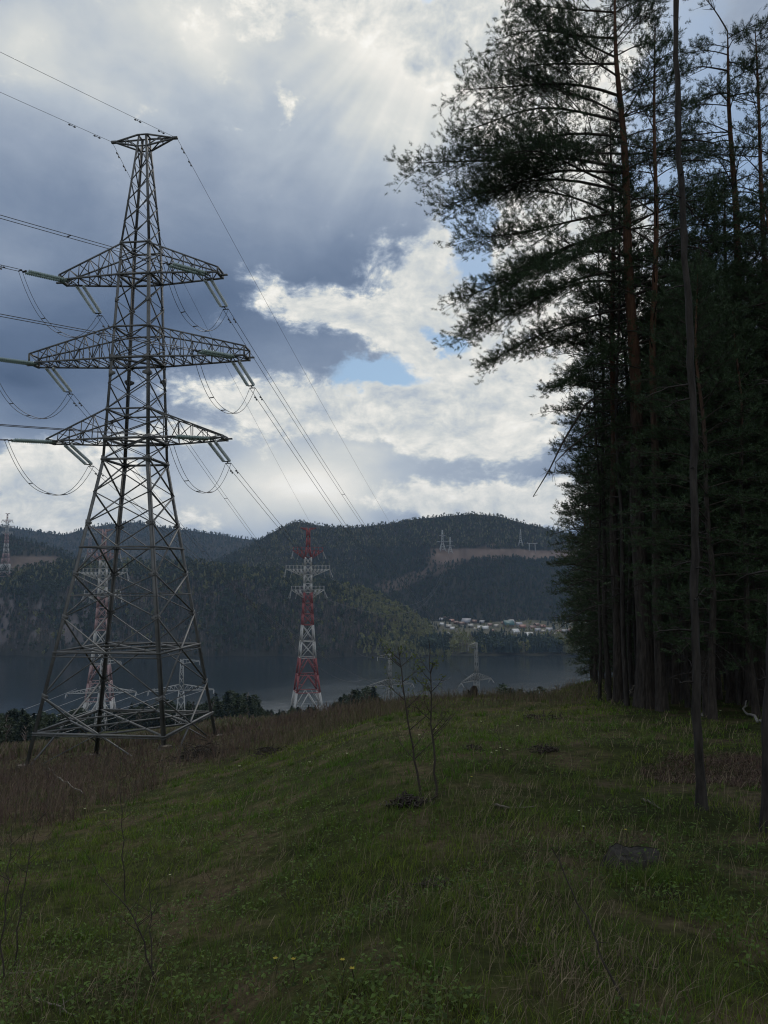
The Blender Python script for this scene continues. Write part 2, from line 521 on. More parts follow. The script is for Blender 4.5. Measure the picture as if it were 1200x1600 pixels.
# ------------------------------------------------------------------ terrain sheet, river
def build_ground():
    inview = np.linspace(radians(-34), radians(34), 420)
    rest = np.linspace(radians(34), radians(326), 90)[1:-1]
    azs = np.concatenate([inview, rest]); na = len(azs)
    rs = np.concatenate([[0.02], np.geomspace(.4, 90, 230), np.geomspace(92, 7000, 110)]); nr = len(rs)
    A, R = np.meshgrid(azs, rs)
    X = R * np.sin(A); Y = R * np.cos(A); Z = ground_z(X, Y)
    V = np.stack([X, Y, Z], -1).reshape(-1, 3)
    i = np.arange(nr - 1)[:, None] * na; j = np.arange(na)[None]; j2 = (j + 1) % na
    Q = np.stack([i + j, i + j2, i + na + j2, i + na + j], -1).reshape(-1, 4)
    mb = MB(); mb.add(V, Q=Q)
    mb.build('ground', M['ground'], smooth=True)['kind'] = 'structure'


build_ground()
mb = MB()
mb.add([(-6900, 300, -150), (6900, 300, -150), (6900, 2100, -150), (-6900, 2100, -150)], Q=[(0, 1, 2, 3)])
mb.build('water', M['water'])['kind'] = 'structure'


# ------------------------------------------------------------------ hills beyond the river
class Hill:
    """a ridge seen from the viewpoint: crest line, foot line and a sloping face between; a back slope closes it"""
    def __init__(s, name, prof, Dr, Db, zb, rough, mat, seed, power=1.0, patch=None, res=(260, 50), pcol=(.150, .110, .090)):
        s.px = np.array([p[0] for p in prof], float); s.py = np.array([p[1] for p in prof], float)
        s.Dr, s.Db, s.zb, s.rough, s.seed, s.power = Dr, Db, zb, rough, seed, power; s.patch = patch
        cols = np.linspace(s.px[0], s.px[-1], res[0]); t = np.linspace(0, 1, res[1])
        C, T = np.meshgrid(cols, t)
        P = s.pt(C, T)
        back = np.linspace(.1, 1, 8)
        Bk = []
        for k in back:
            q = P[-1].copy(); d = Dr * .5 * k
            q[:, 0] *= (Dr + d) / Dr; q[:, 1] += d; q[:, 2] = P[-1][:, 2] * (1 - k * k) + (-170) * k * k
            Bk.append(q)
        G = np.concatenate([P, np.array(Bk)]); nr, nc = G.shape[:2]
        i = np.arange(nr - 1)[:, None] * nc; j = np.arange(nc - 1)[None]
        Q = np.stack([i + j, i + j + 1, i + nc + j + 1, i + nc + j], -1).reshape(-1, 4)
        mb = MB(); V_ = G.reshape(-1, 3); soil = np.array((.040, .038, .030)) * (.7 + .6 * fbm(V_[:, 0] / 60, V_[:, 1] / 60, seed, 3))[:, None]
        if s.patch is not None: w_ = s.patch(V_)[:, None]; soil = soil * (1 - w_) + np.array(pcol) * (.75 + .5 * fbm(V_[:, 0] / 25, V_[:, 1] / 90, seed + 3, 4))[:, None] * w_
        mb.add(V_, Q=Q, tint=soil)
        o = mb.build(name, mat, smooth=True); o['kind'] = 'structure'
        s.obj = o

    def pt(s, px, t):
        px = np.asarray(px, float); t = np.asarray(t, float)
        py = np.interp(px, s.px, s.py)
        v = (800 - py) / F
        D = s.Db + (s.Dr - s.Db) * t + (fbm(px / 60, px * 0 + 1, s.seed, 3) - .5) * (s.Dr - s.Db) * .35 * (1 - t)
        u = (px - 600) / F / (cos(PITCH) - v * sin(PITCH))
        zr = 1.6 + s.Dr * (sin(PITCH) + v * cos(PITCH)) / (cos(PITCH) - v * sin(PITCH))
        z = s.zb + (zr - s.zb) * t ** s.power
        w = np.sin(np.clip(t, 0, 1) * pi)
        z = z + (fbm(px / 26, t * 4, s.seed + 5, 4) - .5) * s.rough * w
        return np.stack([u * D, D, z], -1)


def proj_py(P):
    d = P - EYE
    return 800 - F * (d[:, 2] * cos(PITCH) - d[:, 1] * sin(PITCH)) / (d[:, 1] * cos(PITCH) + d[:, 2] * sin(PITCH))


def proj_px(P):
    d = P - EYE
    return 600 + F * d[:, 0] / (d[:, 1] * cos(PITCH) + d[:, 2] * sin(PITCH))


def clearing(P):
    px, py = proj_px(P), proj_py(P)
    wave = (fbm(px / 35, px * 0, 44, 3) - .5) * 10
    top = 857 + wave * .4 + (px - 700) * .012; bot = 872 + wave + np.maximum(0, 760 - px) * .12
    a = sstep(655, 690, px) * sstep(-1.5, 1.5, py - top) * sstep(-1.5, 1.5, bot - py) * (P[:, 1] < 2495)
    b = sstep(560, 600, px) * sstep(-2, 3, 9 + wave * .5 - np.abs(py - (882 + (700 - px) * .35 + wave))) * (px < 775) * .5
    return np.maximum(a, b)


def rock_face(P):
    px, py = proj_px(P), proj_py(P)
    n_ = fbm(px / 9, py / 22, 12, 3)
    return sstep(.53, .66, n_) * .85 * sstep(215, 120, px) * sstep(925, 940, py) * sstep(1016, 1000, py)


def field_left(P):
    px, py = proj_px(P), proj_py(P)
    return sstep(6, 14, px) * sstep(0, 12, 100 - px) * sstep(866, 871, py) * .55


H_far = Hill('hill', [(-500, 800), (-100, 815), (0, 822), (40, 828), (100, 836), (140, 824), (190, 817), (215, 816), (250, 824), (300, 829), (350, 837), (395, 844), (430, 842), (520, 850), (760, 870)], 3900, 2700, -150, 60, M['hill'], 3)
H_main = Hill('hill', [(250, 905), (330, 880), (385, 856), (408, 842), (440, 824), (465, 815), (490, 820), (520, 824), (560, 824), (610, 818), (650, 811), (700, 806), (740, 803), (780, 807), (820, 818), (860, 827), (900, 838), (950, 848), (1010, 852), (1100, 850), (1300, 842)], 2500, 1850, -112, 55, M['hill'], 11, patch=clearing, res=(520, 160))
H_mid = Hill('hill', [(-420, 800), (-100, 824), (0, 836), (40, 846), (70, 853), (100, 864), (130, 878), (180, 900)], 2150, 1750, -60, 30, M['hill'], 21, patch=field_left)
H_bluff = Hill('hill', [(-420, 900), (-60, 896), (0, 894), (30, 892), (60, 884), (100, 881), (140, 880), (200, 880), (260, 878), (300, 880), (340, 885), (400, 890), (450, 898), (500, 909), (560, 920), (600, 936), (640, 957), (670, 980), (690, 1000), (706, 1024)], 1720, 1430, -151, 45, M['hill'], 31, .8, patch=rock_face, res=(520, 100), pcol=(.135, .118, .115))
# low terrace that carries the village
mb = MB()
cols = np.linspace(560, 1300, 120); tt = np.linspace(0, 1, 30)
C, T = np.meshgrid(cols, tt)
D = 1440 + 460 * T + 25 * (fbm(C / 40, C * 0, 4, 3) - .5) * (1 - T)
Z = -151.5 + 3.5 * sstep(0, .05, T) + 38 * T ** 1.1 + (fbm(C / 20, T * 6, 8, 3) - .5) * 6 * T
G = np.stack([(C - 600) / F * D, D, Z], -1); nc = len(cols)
i = np.arange(len(tt) - 1)[:, None] * nc; j = np.arange(nc - 1)[None]
mb.add(G.reshape(-1, 3), Q=np.stack([i + j, i + j + 1, i + nc + j + 1, i + nc + j], -1).reshape(-1, 4))
o = mb.build('terrain', M['terrace'], smooth=True); o['kind'] = 'structure'


def terrace_pt(px, t):
    D = 1440 + 460 * t
    return np.stack([(px - 600) / F * D, D, -148 + 38 * t ** 1.1], -1)


# ------------------------------------------------------------------ far woods (each one mass)
def tpl_conifer(n=5, seed=0):
    r_ = np.random.default_rng(seed); V = []; T = []
    for k in range(n):
        z = .10 + .80 * k / n; rad = .22 * (1 - k / n) + .03
        top = z + .34
        m = 6
        b = len(V); V.append((0, 0, min(top, 1.0)))
        for q in range(m * 2):
            a = q * pi / m + k; rr = rad * (1.15 if q % 2 else .55) * (.8 + .4 * r_.random())
            V.append((rr * cos(a), rr * sin(a), z + (0 if q % 2 else .05)))
        for q in range(m * 2): T.append((b, b + 1 + q, b + 1 + (q + 1) % (m * 2)))
    return np.array(V), np.array(T)


def tpl_leafy(seed=0, n=46, pine=False):
    r_ = np.random.default_rng(seed); V = []; T = []
    for q in range(n):
        d = r_.normal(size=3); d /= np.linalg.norm(d); d *= r_.random() ** .4
        c = np.array([d[0] * .24, d[1] * .24, (.72 if pine else .60) + d[2] * (.27 if pine else .38)])
        a = r_.normal(size=3); a /= np.linalg.norm(a); b_ = np.cross(a, r_.normal(size=3)); b_ /= np.linalg.norm(b_)
        s = .085 * (.6 + .8 * r_.random()); k = len(V)
        V += [c + a * s, c - a * s * .5 + b_ * s, c - a * s * .5 - b_ * s]; T.append((k, k + 1, k + 2))
    k = len(V); w = .014
    V += [np.array(p) for p in ((-w, 0, -.05), (w, 0, -.05), (0, 0, .8), (0, -w, -.05), (0, w, -.05))]
    T += [(k, k + 1, k + 2), (k + 3, k + 4, k + 2)]
    return np.array(V), np.array(T)


def tpl_bare(seed=0, n=16):
    r_ = np.random.default_rng(seed); V = []; T = []; w = .016
    V += [np.array(p) for p in ((-w, 0, -.05), (w, 0, -.05), (0, 0, 1.0), (0, -w, -.05), (0, w, -.05))]
    T += [(0, 1, 2), (3, 4, 2)]
    for q in range(n):
        z = .3 + .6 * r_.random(); a = r_.random() * 2 * pi; Lb = .22 * (1.15 - z)+.05
        p = np.array((0, 0, z)); e = p + np.array((cos(a) * Lb, sin(a) * Lb, Lb * 1.2)); s = np.array((-sin(a), cos(a), 0)) * .017
        k = len(V); V += [p - s, p + s, e]; T.append((k, k + 1, k + 2))
    return np.array(V), np.array(T)


def tpl_fine(seed, con):
    r_ = np.random.default_rng(seed); V = []; T = []; n = 230
    for q in range(n):
        z = r_.random() ** .8
        if con: rad = .24 * (1 - z) * (.55 + .45 * abs(sin(z * 19 + seed))) + .012; zz = .08 + .92 * z
        else: rad = .23 * sqrt(max(.02, 1 - (2 * z - 1) ** 2)) * (.6 + .4 * abs(sin(z * 11 + seed))); zz = .30 + .70 * z
        a = r_.random() * 2 * pi; rr = rad * r_.random() ** .35; c = np.array((rr * cos(a), rr * sin(a), zz))
        o = np.array((cos(a), sin(a), -.25 if con else .3)) + r_.normal(size=3) * .35; o /= np.linalg.norm(o); b_ = np.cross(o, r_.normal(size=3)); b_ /= np.linalg.norm(b_)
        s = .042 * (.6 + .8 * r_.random()); k = len(V); V += [c + o * s * 1.3, c - o * s * .6 + b_ * s * .55, c - o * s * .6 - b_ * s * .55]; T.append((k, k + 1, k + 2))
    k = len(V); w = .014
    V += [np.array(p) for p in ((-w, 0, -.05), (w, 0, -.05), (0, 0, .9), (0, -w, -.05), (0, w, -.05))]; T += [(k, k + 1, k + 2), (k + 3, k + 4, k + 2)]
    return np.array(V), np.array(T)


TPL = {'fpine': [tpl_fine(s, False) for s in range(3)], 'fcon': [tpl_fine(s + 5, True) for s in range(3)], 'con': [tpl_conifer(5, s) for s in range(3)], 'leaf': [tpl_leafy(s) for s in range(3)], 'pine': [tpl_leafy(s + 9, 50, True) for s in range(3)], 'bare': [tpl_bare(s) for s in range(3)]}


def scatter(mb, pts, kinds, heights, tints):
    pts = np.asarray(pts); n = len(pts)
    kinds = np.asarray(kinds)
    for kd in set(kinds.tolist()):
        for vi, (TV, TT) in enumerate(TPL[kd]):
            sel = np.nonzero((kinds == kd) & (np.arange(n) % 3 == vi))[0]
            if not len(sel): continue
            a = rng.random(len(sel)) * 2 * pi; ca, sa = np.cos(a), np.sin(a); h = heights[sel]
            wd = h * (.75 + .5 * rng.random(len(sel)))
            X = (TV[None, :, 0] * ca[:, None] - TV[None, :, 1] * sa[:, None]) * wd[:, None]
            Y = (TV[None, :, 0] * sa[:, None] + TV[None, :, 1] * ca[:, None]) * wd[:, None]
            Z = TV[None, :, 2] * h[:, None]
            V = np.stack([X, Y, Z], -1) + pts[sel][:, None]
            nv = len(TV)
            T = TT[None] + (np.arange(len(sel)) * nv)[:, None, None]
            tc = np.repeat(tints[sel][:, None], nv, 1) * (.88 + .24 * rng.random((len(sel), nv, 1)))
            mb.add(V.reshape(-1, 3), T=T.reshape(-1, 3), tint=tc.reshape(-1, 3))


C_DARK = np.array((.018, .030, .024)); C_PINE = np.array((.044, .060, .034)); C_SPRING_SUNLIT = np.array((.165, .165, .058)); C_BARE = np.array((.165, .128, .115)); C_LARCH = np.array((.125, .122, .058))  # spring leaf tint also brightened to paint sunlight on the bluff's right end


def pick(n, probs):
    names = list(probs); p = np.array([probs[k] for k in names], float); p /= p.sum()
    return np.array(names, dtype=object)[rng.choice(len(names), n, p=p)]


def tints_for(kind, n):
    base = np.array([{'con': C_DARK, 'pine': C_PINE, 'leaf': C_SPRING_SUNLIT, 'bare': C_BARE, 'larch': C_LARCH}[k] for k in kind])
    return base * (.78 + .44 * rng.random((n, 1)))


def tocode(kind): return np.array([{'larch': 'con'}.get(k, k) for k in kind], dtype=object)


def wood(name, label, P, kinds, hs, tints):
    m = MB(); scatter(m, P, tocode(kinds), hs, tints)
    return tag(m.build(name, M['wood_far']), label, 'forest', kind='stuff')


# far left ridge
n = 12000
px = rng.uniform(-330, 640, n); t = 1 - rng.random(n) ** 1.3 * .75
P = H_far.pt(px, t); k = pick(n, {'con': .5, 'pine': .4, 'bare': .1})
wood('far_forest', 'blue hazy forest covering the most distant ridge', P, k, rng.uniform(11, 18, n), tints_for(k, n))
# main hill with clearing
n = 30000
px = rng.uniform(300, 1050, n); t = rng.random(n) ** .85
P = H_main.pt(px, t); py = proj_py(P)
keep = rng.random(n) > clearing(P) * 1.02
P, px, py = P[keep], px[keep], py[keep]; n = len(P)
mixn = fbm(px / 50, py / 30, 71, 3)
up = py < 856
k = np.where(up, pick(n, {'bare': .12, 'larch': .20, 'pine': .50, 'con': .18}), pick(n, {'con': .60, 'pine': .36, 'bare': .04}))
k = np.where((rng.random(n) < sstep(620, 480, px)) & (mixn > .47), pick(n, {'bare': .12, 'larch': .32, 'pine': .56}), k)
wood('hill_forest', 'dark forest covering the broad hill around the brown clearing', P, k, 6.5 + 6.5 * rng.random(n) ** 2, tints_for(k, n))
# middle left ridge
n = 2600
px = rng.uniform(-250, 170, n); t = 1 - rng.random(n) * .8
P = H_mid.pt(px, t); py = proj_py(P)
keep = ~((py > 870) & (px > 8) & (px < 95)); P = P[keep]; n = len(P)
k = pick(n, {'con': .6, 'pine': .35, 'bare': .05})
wood('ridge_forest', 'dark conifer forest on the small ridge at the left edge', P, k, rng.uniform(10, 17, n), tints_for(k, n))
# bluff over the river
n = 17000
px = rng.uniform(-230, 705, n); t = rng.random(n) ** .8
P = H_bluff.pt(px, t); py = proj_py(P)
mixn = fbm(px / 45, t * 3, 91, 4)
top = t > .72
sunlit_end = rng.random(n) < sstep(500, 650, px + (mixn - .5) * 200)
k = np.where(top, pick(n, {'pine': .55, 'leaf': .12, 'larch': .2, 'con': .13}), pick(n, {'bare': .62, 'pine': .2, 'con': .14, 'leaf': .04}))
k = np.where((~top) & (mixn > .56), pick(n, {'pine': .6, 'con': .25, 'bare': .15}), k)
k = np.where(sunlit_end, pick(n, {'leaf': .45, 'larch': .40, 'pine': .12, 'con': .03}), k)  # sunlight on the right end painted in by bright yellow-green tree colours
keep = rng.random(n) > rock_face(P) * .85; P, k = P[keep], k[keep]; n = len(P)
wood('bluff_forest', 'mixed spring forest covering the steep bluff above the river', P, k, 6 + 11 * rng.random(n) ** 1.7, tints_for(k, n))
# terrace: belt of trees on the shore and around the houses
n = 1700
px = np.concatenate([rng.uniform(610, 1000, 1100), rng.uniform(640, 1000, 600)]); t = np.concatenate([rng.random(1100) ** 1.4 * .30 + .02, rng.uniform(.3, .98, 600)])
P = terrace_pt(px, t); mixn = fbm(px / 30, t * 4, 15, 3)
k = np.where(mixn > .5, pick(n, {'con': .6, 'pine': .4}), pick(n, {'leaf': .45, 'larch': .3, 'bare': .25}))
hs = np.where(t < .32, rng.uniform(15, 27, n), rng.uniform(6, 12, n))
wood('shore_trees', 'belt of trees along the far river bank below the village', P, k, hs, tints_for(k, n))
# near bank below the meadow
n = 17000
r = np.sqrt(rng.uniform(95 ** 2, 660 ** 2, n)); az = rng.uniform(radians(-31), radians(31), n)
x, y = r * np.sin(az), r * np.cos(az); P = np.stack([x, y, ground_z(x, y) - .2], -1)
pxx = 600 + F * x / y
hs = rng.uniform(7, 14, n)
top_ang = (P[:, 2] + hs - 1.6) / r
lim = np.interp(pxx, [0, 130, 330, 385, 445, 510, 560, 592, 606, 618, 650, 720, 770, 790, 900], [-.160, -.158, -.150, -.150, -.170, -.170, -.146, -.147, -.164, -.168, -.160, -.160, -.150, -.137, -.126])
cap_ = (lim + .034 * (fbm(pxx / 9, pxx * 0, 3, 4) - .55)) * r + 1.6 - P[:, 2]
hs = np.minimum(hs, cap_ * rng.uniform(.62, 1.0, n))       # younger, lower wood under the line
keep = hs > 1.6
keep &= ~((pxx > 300) & (pxx < 440) & (r < 215))            # dry field under the line
keep &= ~((pxx > 95) & (pxx < 335) & (r < 356)) & (r > 120) & ((pxx < 335) | (r > 235))
P, hs = P[keep], hs[keep]; n = len(P)
k = pick(n, {'pine': .40, 'con': .46, 'bare': .14})
rp = np.hypot(P[:, 0], P[:, 1]); near_ = rp < 420
tn_ = tints_for(k, n)
k = np.where(near_ & ((k == 'pine') | (k == 'leaf')), 'fpine', np.where(near_ & (k == 'con'), 'fcon', k))
wood('bank_forest', 'dark pine wood on the near river bank below the meadow', P, k, hs, tn_)
# ------------------------------------------------------------------ the big lattice tower
TD = 50.0
TX = at(219, 700, TD)[0] - .25
TB = np.array([TX, TD, gz(TX, TD)])
PH = radians(38)
AX = np.array((cos(PH - pi / 4), sin(PH - pi / 4), 0))     # along the arms
AN = np.array((-AX[1], AX[0], 0))                          # along the line
def zl(py): return zat(py, TD) - TB[2]
PYS = [214, 230, 388, 722, 1190]; RS = [.44, .49, 1.43, 2.22, 6.3]
def rr_at(py): return float(np.interp(py, PYS, RS))
def corner(k, py):
    r = rr_at(py); a = PH + k * pi / 2
    # the tower stands plumb: the lower part sits a little left in the view, so centre stays on the axis
    return np.array((r * cos(a), r * sin(a), zl(py)))


def lattice_face(mb, A0, B0, A1, B1, w, ring=True, gus=0.0):
    mb.bar(A0, B1, w, w * .6); mb.bar(B0, A1, w, w * .6)
    if ring: mb.bar(A1, B1, w, w * .6)
    if gus:
        c = (A0 + B1) / 2


PLATES = []
tower = thing('power_pylon', 'tall dark steel lattice pylon with three pairs of cross-arms on the left slope', 'pylon', TB)
for k in range(4):
    mb = MB()
    a = PH + k * pi / 2
    n1 = np.array((cos(a + pi * .75), sin(a + pi * .75), 0)); n2 = np.array((cos(a - pi * .75), sin(a - pi * .75), 0))
    foot = corner(k, 1190); g = gz(TB[0] + foot[0], TB[1] + foot[1]) - TB[2]
    dirv = (corner(k, 1190) - corner(k, 722)); low = corner(k, 1190) + dirv * ((g - .2 - foot[2]) / dirv[2])
    mb.angle(low, corner(k, 722), .22, n1, n2); mb.angle(corner(k, 722), corner(k, 388), .18, n1, n2); mb.angle(corner(k, 388), corner(k, 214), .14, n1, n2)
    PLATES.append(mb)
    mb = MB(); mb.tube([low + (0, 0, -.5), low + (0, 0, .15), low + (0, 0, .32)], [.5, .45, .38], 8)
    mb.build('footing', M['dead_wood'], tower)
mb = MB(); gp = MB()
UP = [230, 258, 288, 320, 353, 388]; MID = [388, 412, 437, 477, 518, 541, 566, 605, 645, 667, 690, 722]; LO = [722, 772, 820, 897, 961, 1076, 1186]
for lv, w, ringset in ((UP, .07, ()), (MID, .08, (388, 437, 518, 566, 645, 690, 722)), (LO, .105, ())):
    for i in range(len(lv) - 1):
        for k in range(4):
            A0, B0, A1, B1 = corner(k, lv[i]), corner(k + 1, lv[i]), corner(k, lv[i + 1]), corner(k + 1, lv[i + 1])
            mb.bar(A0, B1, w, w * .55); mb.bar(B0, A1, w, w * .55)
for py, w in [(214, .1), (232, .09), (388, .13), (437, .16), (518, .13), (566, .18), (645, .13), (690, .18), (722, .18), (856, .15), (1012, .16), (1128, .15)]:
    for k in range(4):
        mb.bar(corner(k, py), corner(k + 1, py), w, w * .7)
    if py in (437, 566, 690, 1012, 1128): mb.bar(corner(0, py), corner(2, py), w * .7); mb.bar(corner(1, py), corner(3, py), w * .7)
    if py in (1012, 1128):
        for k in range(4):
            mb.bar((corner(k, py) + corner(k + 1, py)) / 2, (corner(k + 1, py) + corner(k + 2, py)) / 2, w * .7)
for k in range(4):      # secondary struts of the bottom panels
    for a_, b_ in ((961, 1076), (1076, 1186), (897, 961)):
        m_ = (corner(k, a_) + corner(k + 1, b_) + corner(k + 1, a_) + corner(k, b_)) / 4
        h_ = (a_ + b_) / 2
        mb.bar(corner(k, h_), m_ * .5 + .5 * (corner(k, h_) + corner(k + 1, h_)) / 2, .06)
        mb.bar(corner(k + 1, h_), m_ * .5 + .5 * (corner(k, h_) + corner(k + 1, h_)) / 2, .06)
mb.build('bracing', M['steel_dark'], tower)
for py in (388, 437, 477, 518, 566, 590, 645, 690, 722, 820, 897, 961, 1076):
    s = .34 if py < 690 else .5
    if py in (566, 590, 690, 722): s = .55
    for k in range(4):
        c = corner(k, py); a = PH + k * pi / 2
        for q in (.75, -.75):
            d = np.array((cos(a + pi * q), sin(a + pi * q), 0))
            o = d * s * .8
            nrm = np.cross(d, (0, 0, 1)) * .014
            z = np.array((0, 0, s * .5))
            base = c + nrm * 2 * (1 if q > 0 else -1)
            V = [base - z * .9 - nrm, base - z * .25 + o - nrm, base + z * .25 + o - nrm, base + z * .9 - nrm]
            V += [v_ + 2 * nrm for v_ in V]
            PLATES[k].add(V, Q=[(0, 1, 2, 3), (7, 6, 5, 4), (0, 4, 5, 1), (1, 5, 6, 2), (2, 6, 7, 3), (3, 7, 4, 0)])

for mb in PLATES: mb.build('leg', M['steel_dark'], tower)
ARMS = {'top': (390, 437, 433, 5.5, 10), 'middle': (518, 566, 566, 7.4, 13), 'bottom': (645, 690, 690, 6.0, 9)}
TIP = {}
for nm, (pu, pl, pt_, Lr, npn) in ARMS.items():
    for side, ks in ((1, (3, 0)), (-1, (2, 1))):
        m_ = MB(); ax = AX * side
        tipz = zl(pl) + .05
        tip = ax * Lr + np.array((0, 0, tipz))
        hw = .55 if nm != 'middle' else .6
        th = {'top': .34, 'middle': .62, 'bottom': .16}[nm]
        lo = []; up = []
        for k, s_ in zip(ks, (-1, 1)):
            lo.append((corner(k, pl), tip + AN * hw * s_)); up.append((corner(k, pu), tip + AN * hw * s_ + (0, 0, th)))
        for (p, q) in lo: m_.bar(p, q, .105, .10)
        for (p, q) in up: m_.bar(p, q, .085, .085)
        m_.bar(lo[0][1], lo[1][1], .16); m_.bar(up[0][1], up[1][1], .09)
        for (p, q), (p2, q2) in zip(lo, up): m_.bar(q, q2, .1)
        n_ = npn - 4
        for i in range(1, n_ + 1):
            f0_, f1_ = (i - 1) / n_, i / n_
            for q_ in (0, 1):
                L0 = lo[q_][0] * (1 - f0_) + lo[q_][1] * f0_; L1 = lo[q_][0] * (1 - f1_) + lo[q_][1] * f1_
                U0 = up[q_][0] * (1 - f0_) + up[q_][1] * f0_; U1 = up[q_][0] * (1 - f1_) + up[q_][1] * f1_
                if i < n_: m_.bar(L1, U1, .055, .045)
                m_.bar(*((L0, U1) if i % 2 else (U0, L1)), .052, .045)
            a0 = lo[0][0] * (1 - f0_) + lo[0][1] * f0_; b1 = lo[1][0] * (1 - f1_) + lo[1][1] * f1_
            b0 = lo[1][0] * (1 - f0_) + lo[1][1] * f0_; a1 = lo[0][0] * (1 - f1_) + lo[0][1] * f1_
            m_.bar(*((a0, b1) if i % 2 else (b0, a1)), .06, .05); m_.bar(a1, b1, .06, .05)
            a1u = up[0][0] * (1 - f1_) + up[0][1] * f1_; b1u = up[1][0] * (1 - f1_) + up[1][1] * f1_
            m_.bar(a1u, b1u, .05, .04)
        m_.bar(tip - ax * .1, tip + ax * .5, .13, .1)
        m_.build('crossarm', M['steel_dark'], tower)
        TIP[nm, side] = TB + tip - ax * (.9 if nm == 'middle' else 1.0)
PK = {}
for side, ks in ((1, (3, 0)), (-1, (2, 1))):
    m_ = MB(); ax = AX * side; tip = ax * 2.15 + np.array((0, 0, zl(219)))
    for k in ks:
        m_.bar(corner(k, 214), tip, .09); m_.bar(corner(k, 232), tip, .09)
        a_ = corner(k, 214) * .5 + tip * .5; b_ = corner(k, 232) * .5 + tip * .5
        m_.bar(a_, b_, .06); m_.bar(corner(k, 232), a_, .06)
    m_.bar(tip - ax * .15, tip + ax * .2, .16)
    m_.build('peak_arm', M['steel_dark'], tower); PK[side] = TB + tip


# ------------------------------------------------------------------ insulator strings, conductors
def unit(v): return v / np.linalg.norm(v)


def insulator(P, d, L, mat, label):
    d = unit(np.asarray(d, float)); hp = unit(np.cross(d, (0, 0, 1)))
    t = thing('insulator_string', label, 'insulator', P, 0, 'insulator strings of the big pylon')
    sp = .22
    y = MB()
    y.bar(np.zeros(3), d * .35, .05)
    y.bar(-hp * sp + d * .35, hp * sp + d * .35, .10, .05); y.build('yoke', M['wire'], t); y = MB()
    y.bar(-hp * sp + d * (L - .3), hp * sp + d * (L - .3), .12, .06)
    y.bar(d * (L - .3), d * L, .05); y.bar(-hp * .2 + d * L, hp * .2 + d * L, .06)
    y.build('yoke', M['wire'], t)
    for s_ in (-1, 1):
        q = MB(); o = hp * sp * s_
        n_ = int((L - .8) / .125); P_ = []; R_ = []
        for i in range(n_):
            z0 = .45 + i * .125
            for dz, r in ((0, .03), (.02, .118), (.05, .105), (.06, .032)): P_.append(o + d * (z0 + dz)); R_.append(r)
        q.tube(P_, R_, 8, tint=(.44, .53, .50) if mat is M['glass'] else (.74, .79, .79)); q.build('disc_stack', mat, t)
    return np.asarray(P) + d * L


def span(a, b, sag, n=40):
    t = np.linspace(0, 1, n)[:, None]
    p = np.asarray(a) * (1 - t) + np.asarray(b) * t
    p[:, 2] -= (4 * sag * t * (1 - t))[:, 0]
    return p


def conductor(name, label, paths, r, mat, dampers=(), group='power lines', spacers=(), cat='power line'):
    m_ = MB()
    for p in paths: m_.tube(p, r, 4, cap=False)
    for p in paths:
        for dd in dampers:
            acc = np.concatenate([[0], np.cumsum(np.linalg.norm(np.diff(p, axis=0), axis=1))])
            c = np.array([np.interp(dd, acc, p[:, q]) for q in range(3)]); c2 = np.array([np.interp(dd + .2, acc, p[:, q]) for q in range(3)]); dv = unit(c2 - c)
            m_.bar(c, c - (0, 0, .1), .03); m_.bar(c - (0, 0, .1) - dv * .2, c - (0, 0, .1) + dv * .2, .02)
            m_.bar(c - (0, 0, .1) - dv * .24, c - (0, 0, .1) - dv * .12, .075); m_.bar(c - (0, 0, .1) + dv * .12, c - (0, 0, .1) + dv * .24, .075)
    if len(paths) > 1:
        for f_ in spacers:
            i_ = int(f_ * (len(paths[0]) - 1)); m_.bar(paths[0][i_], paths[1][i_], .05)
    o = m_.build(name, mat); tag(o, label, cat, group)
    return o


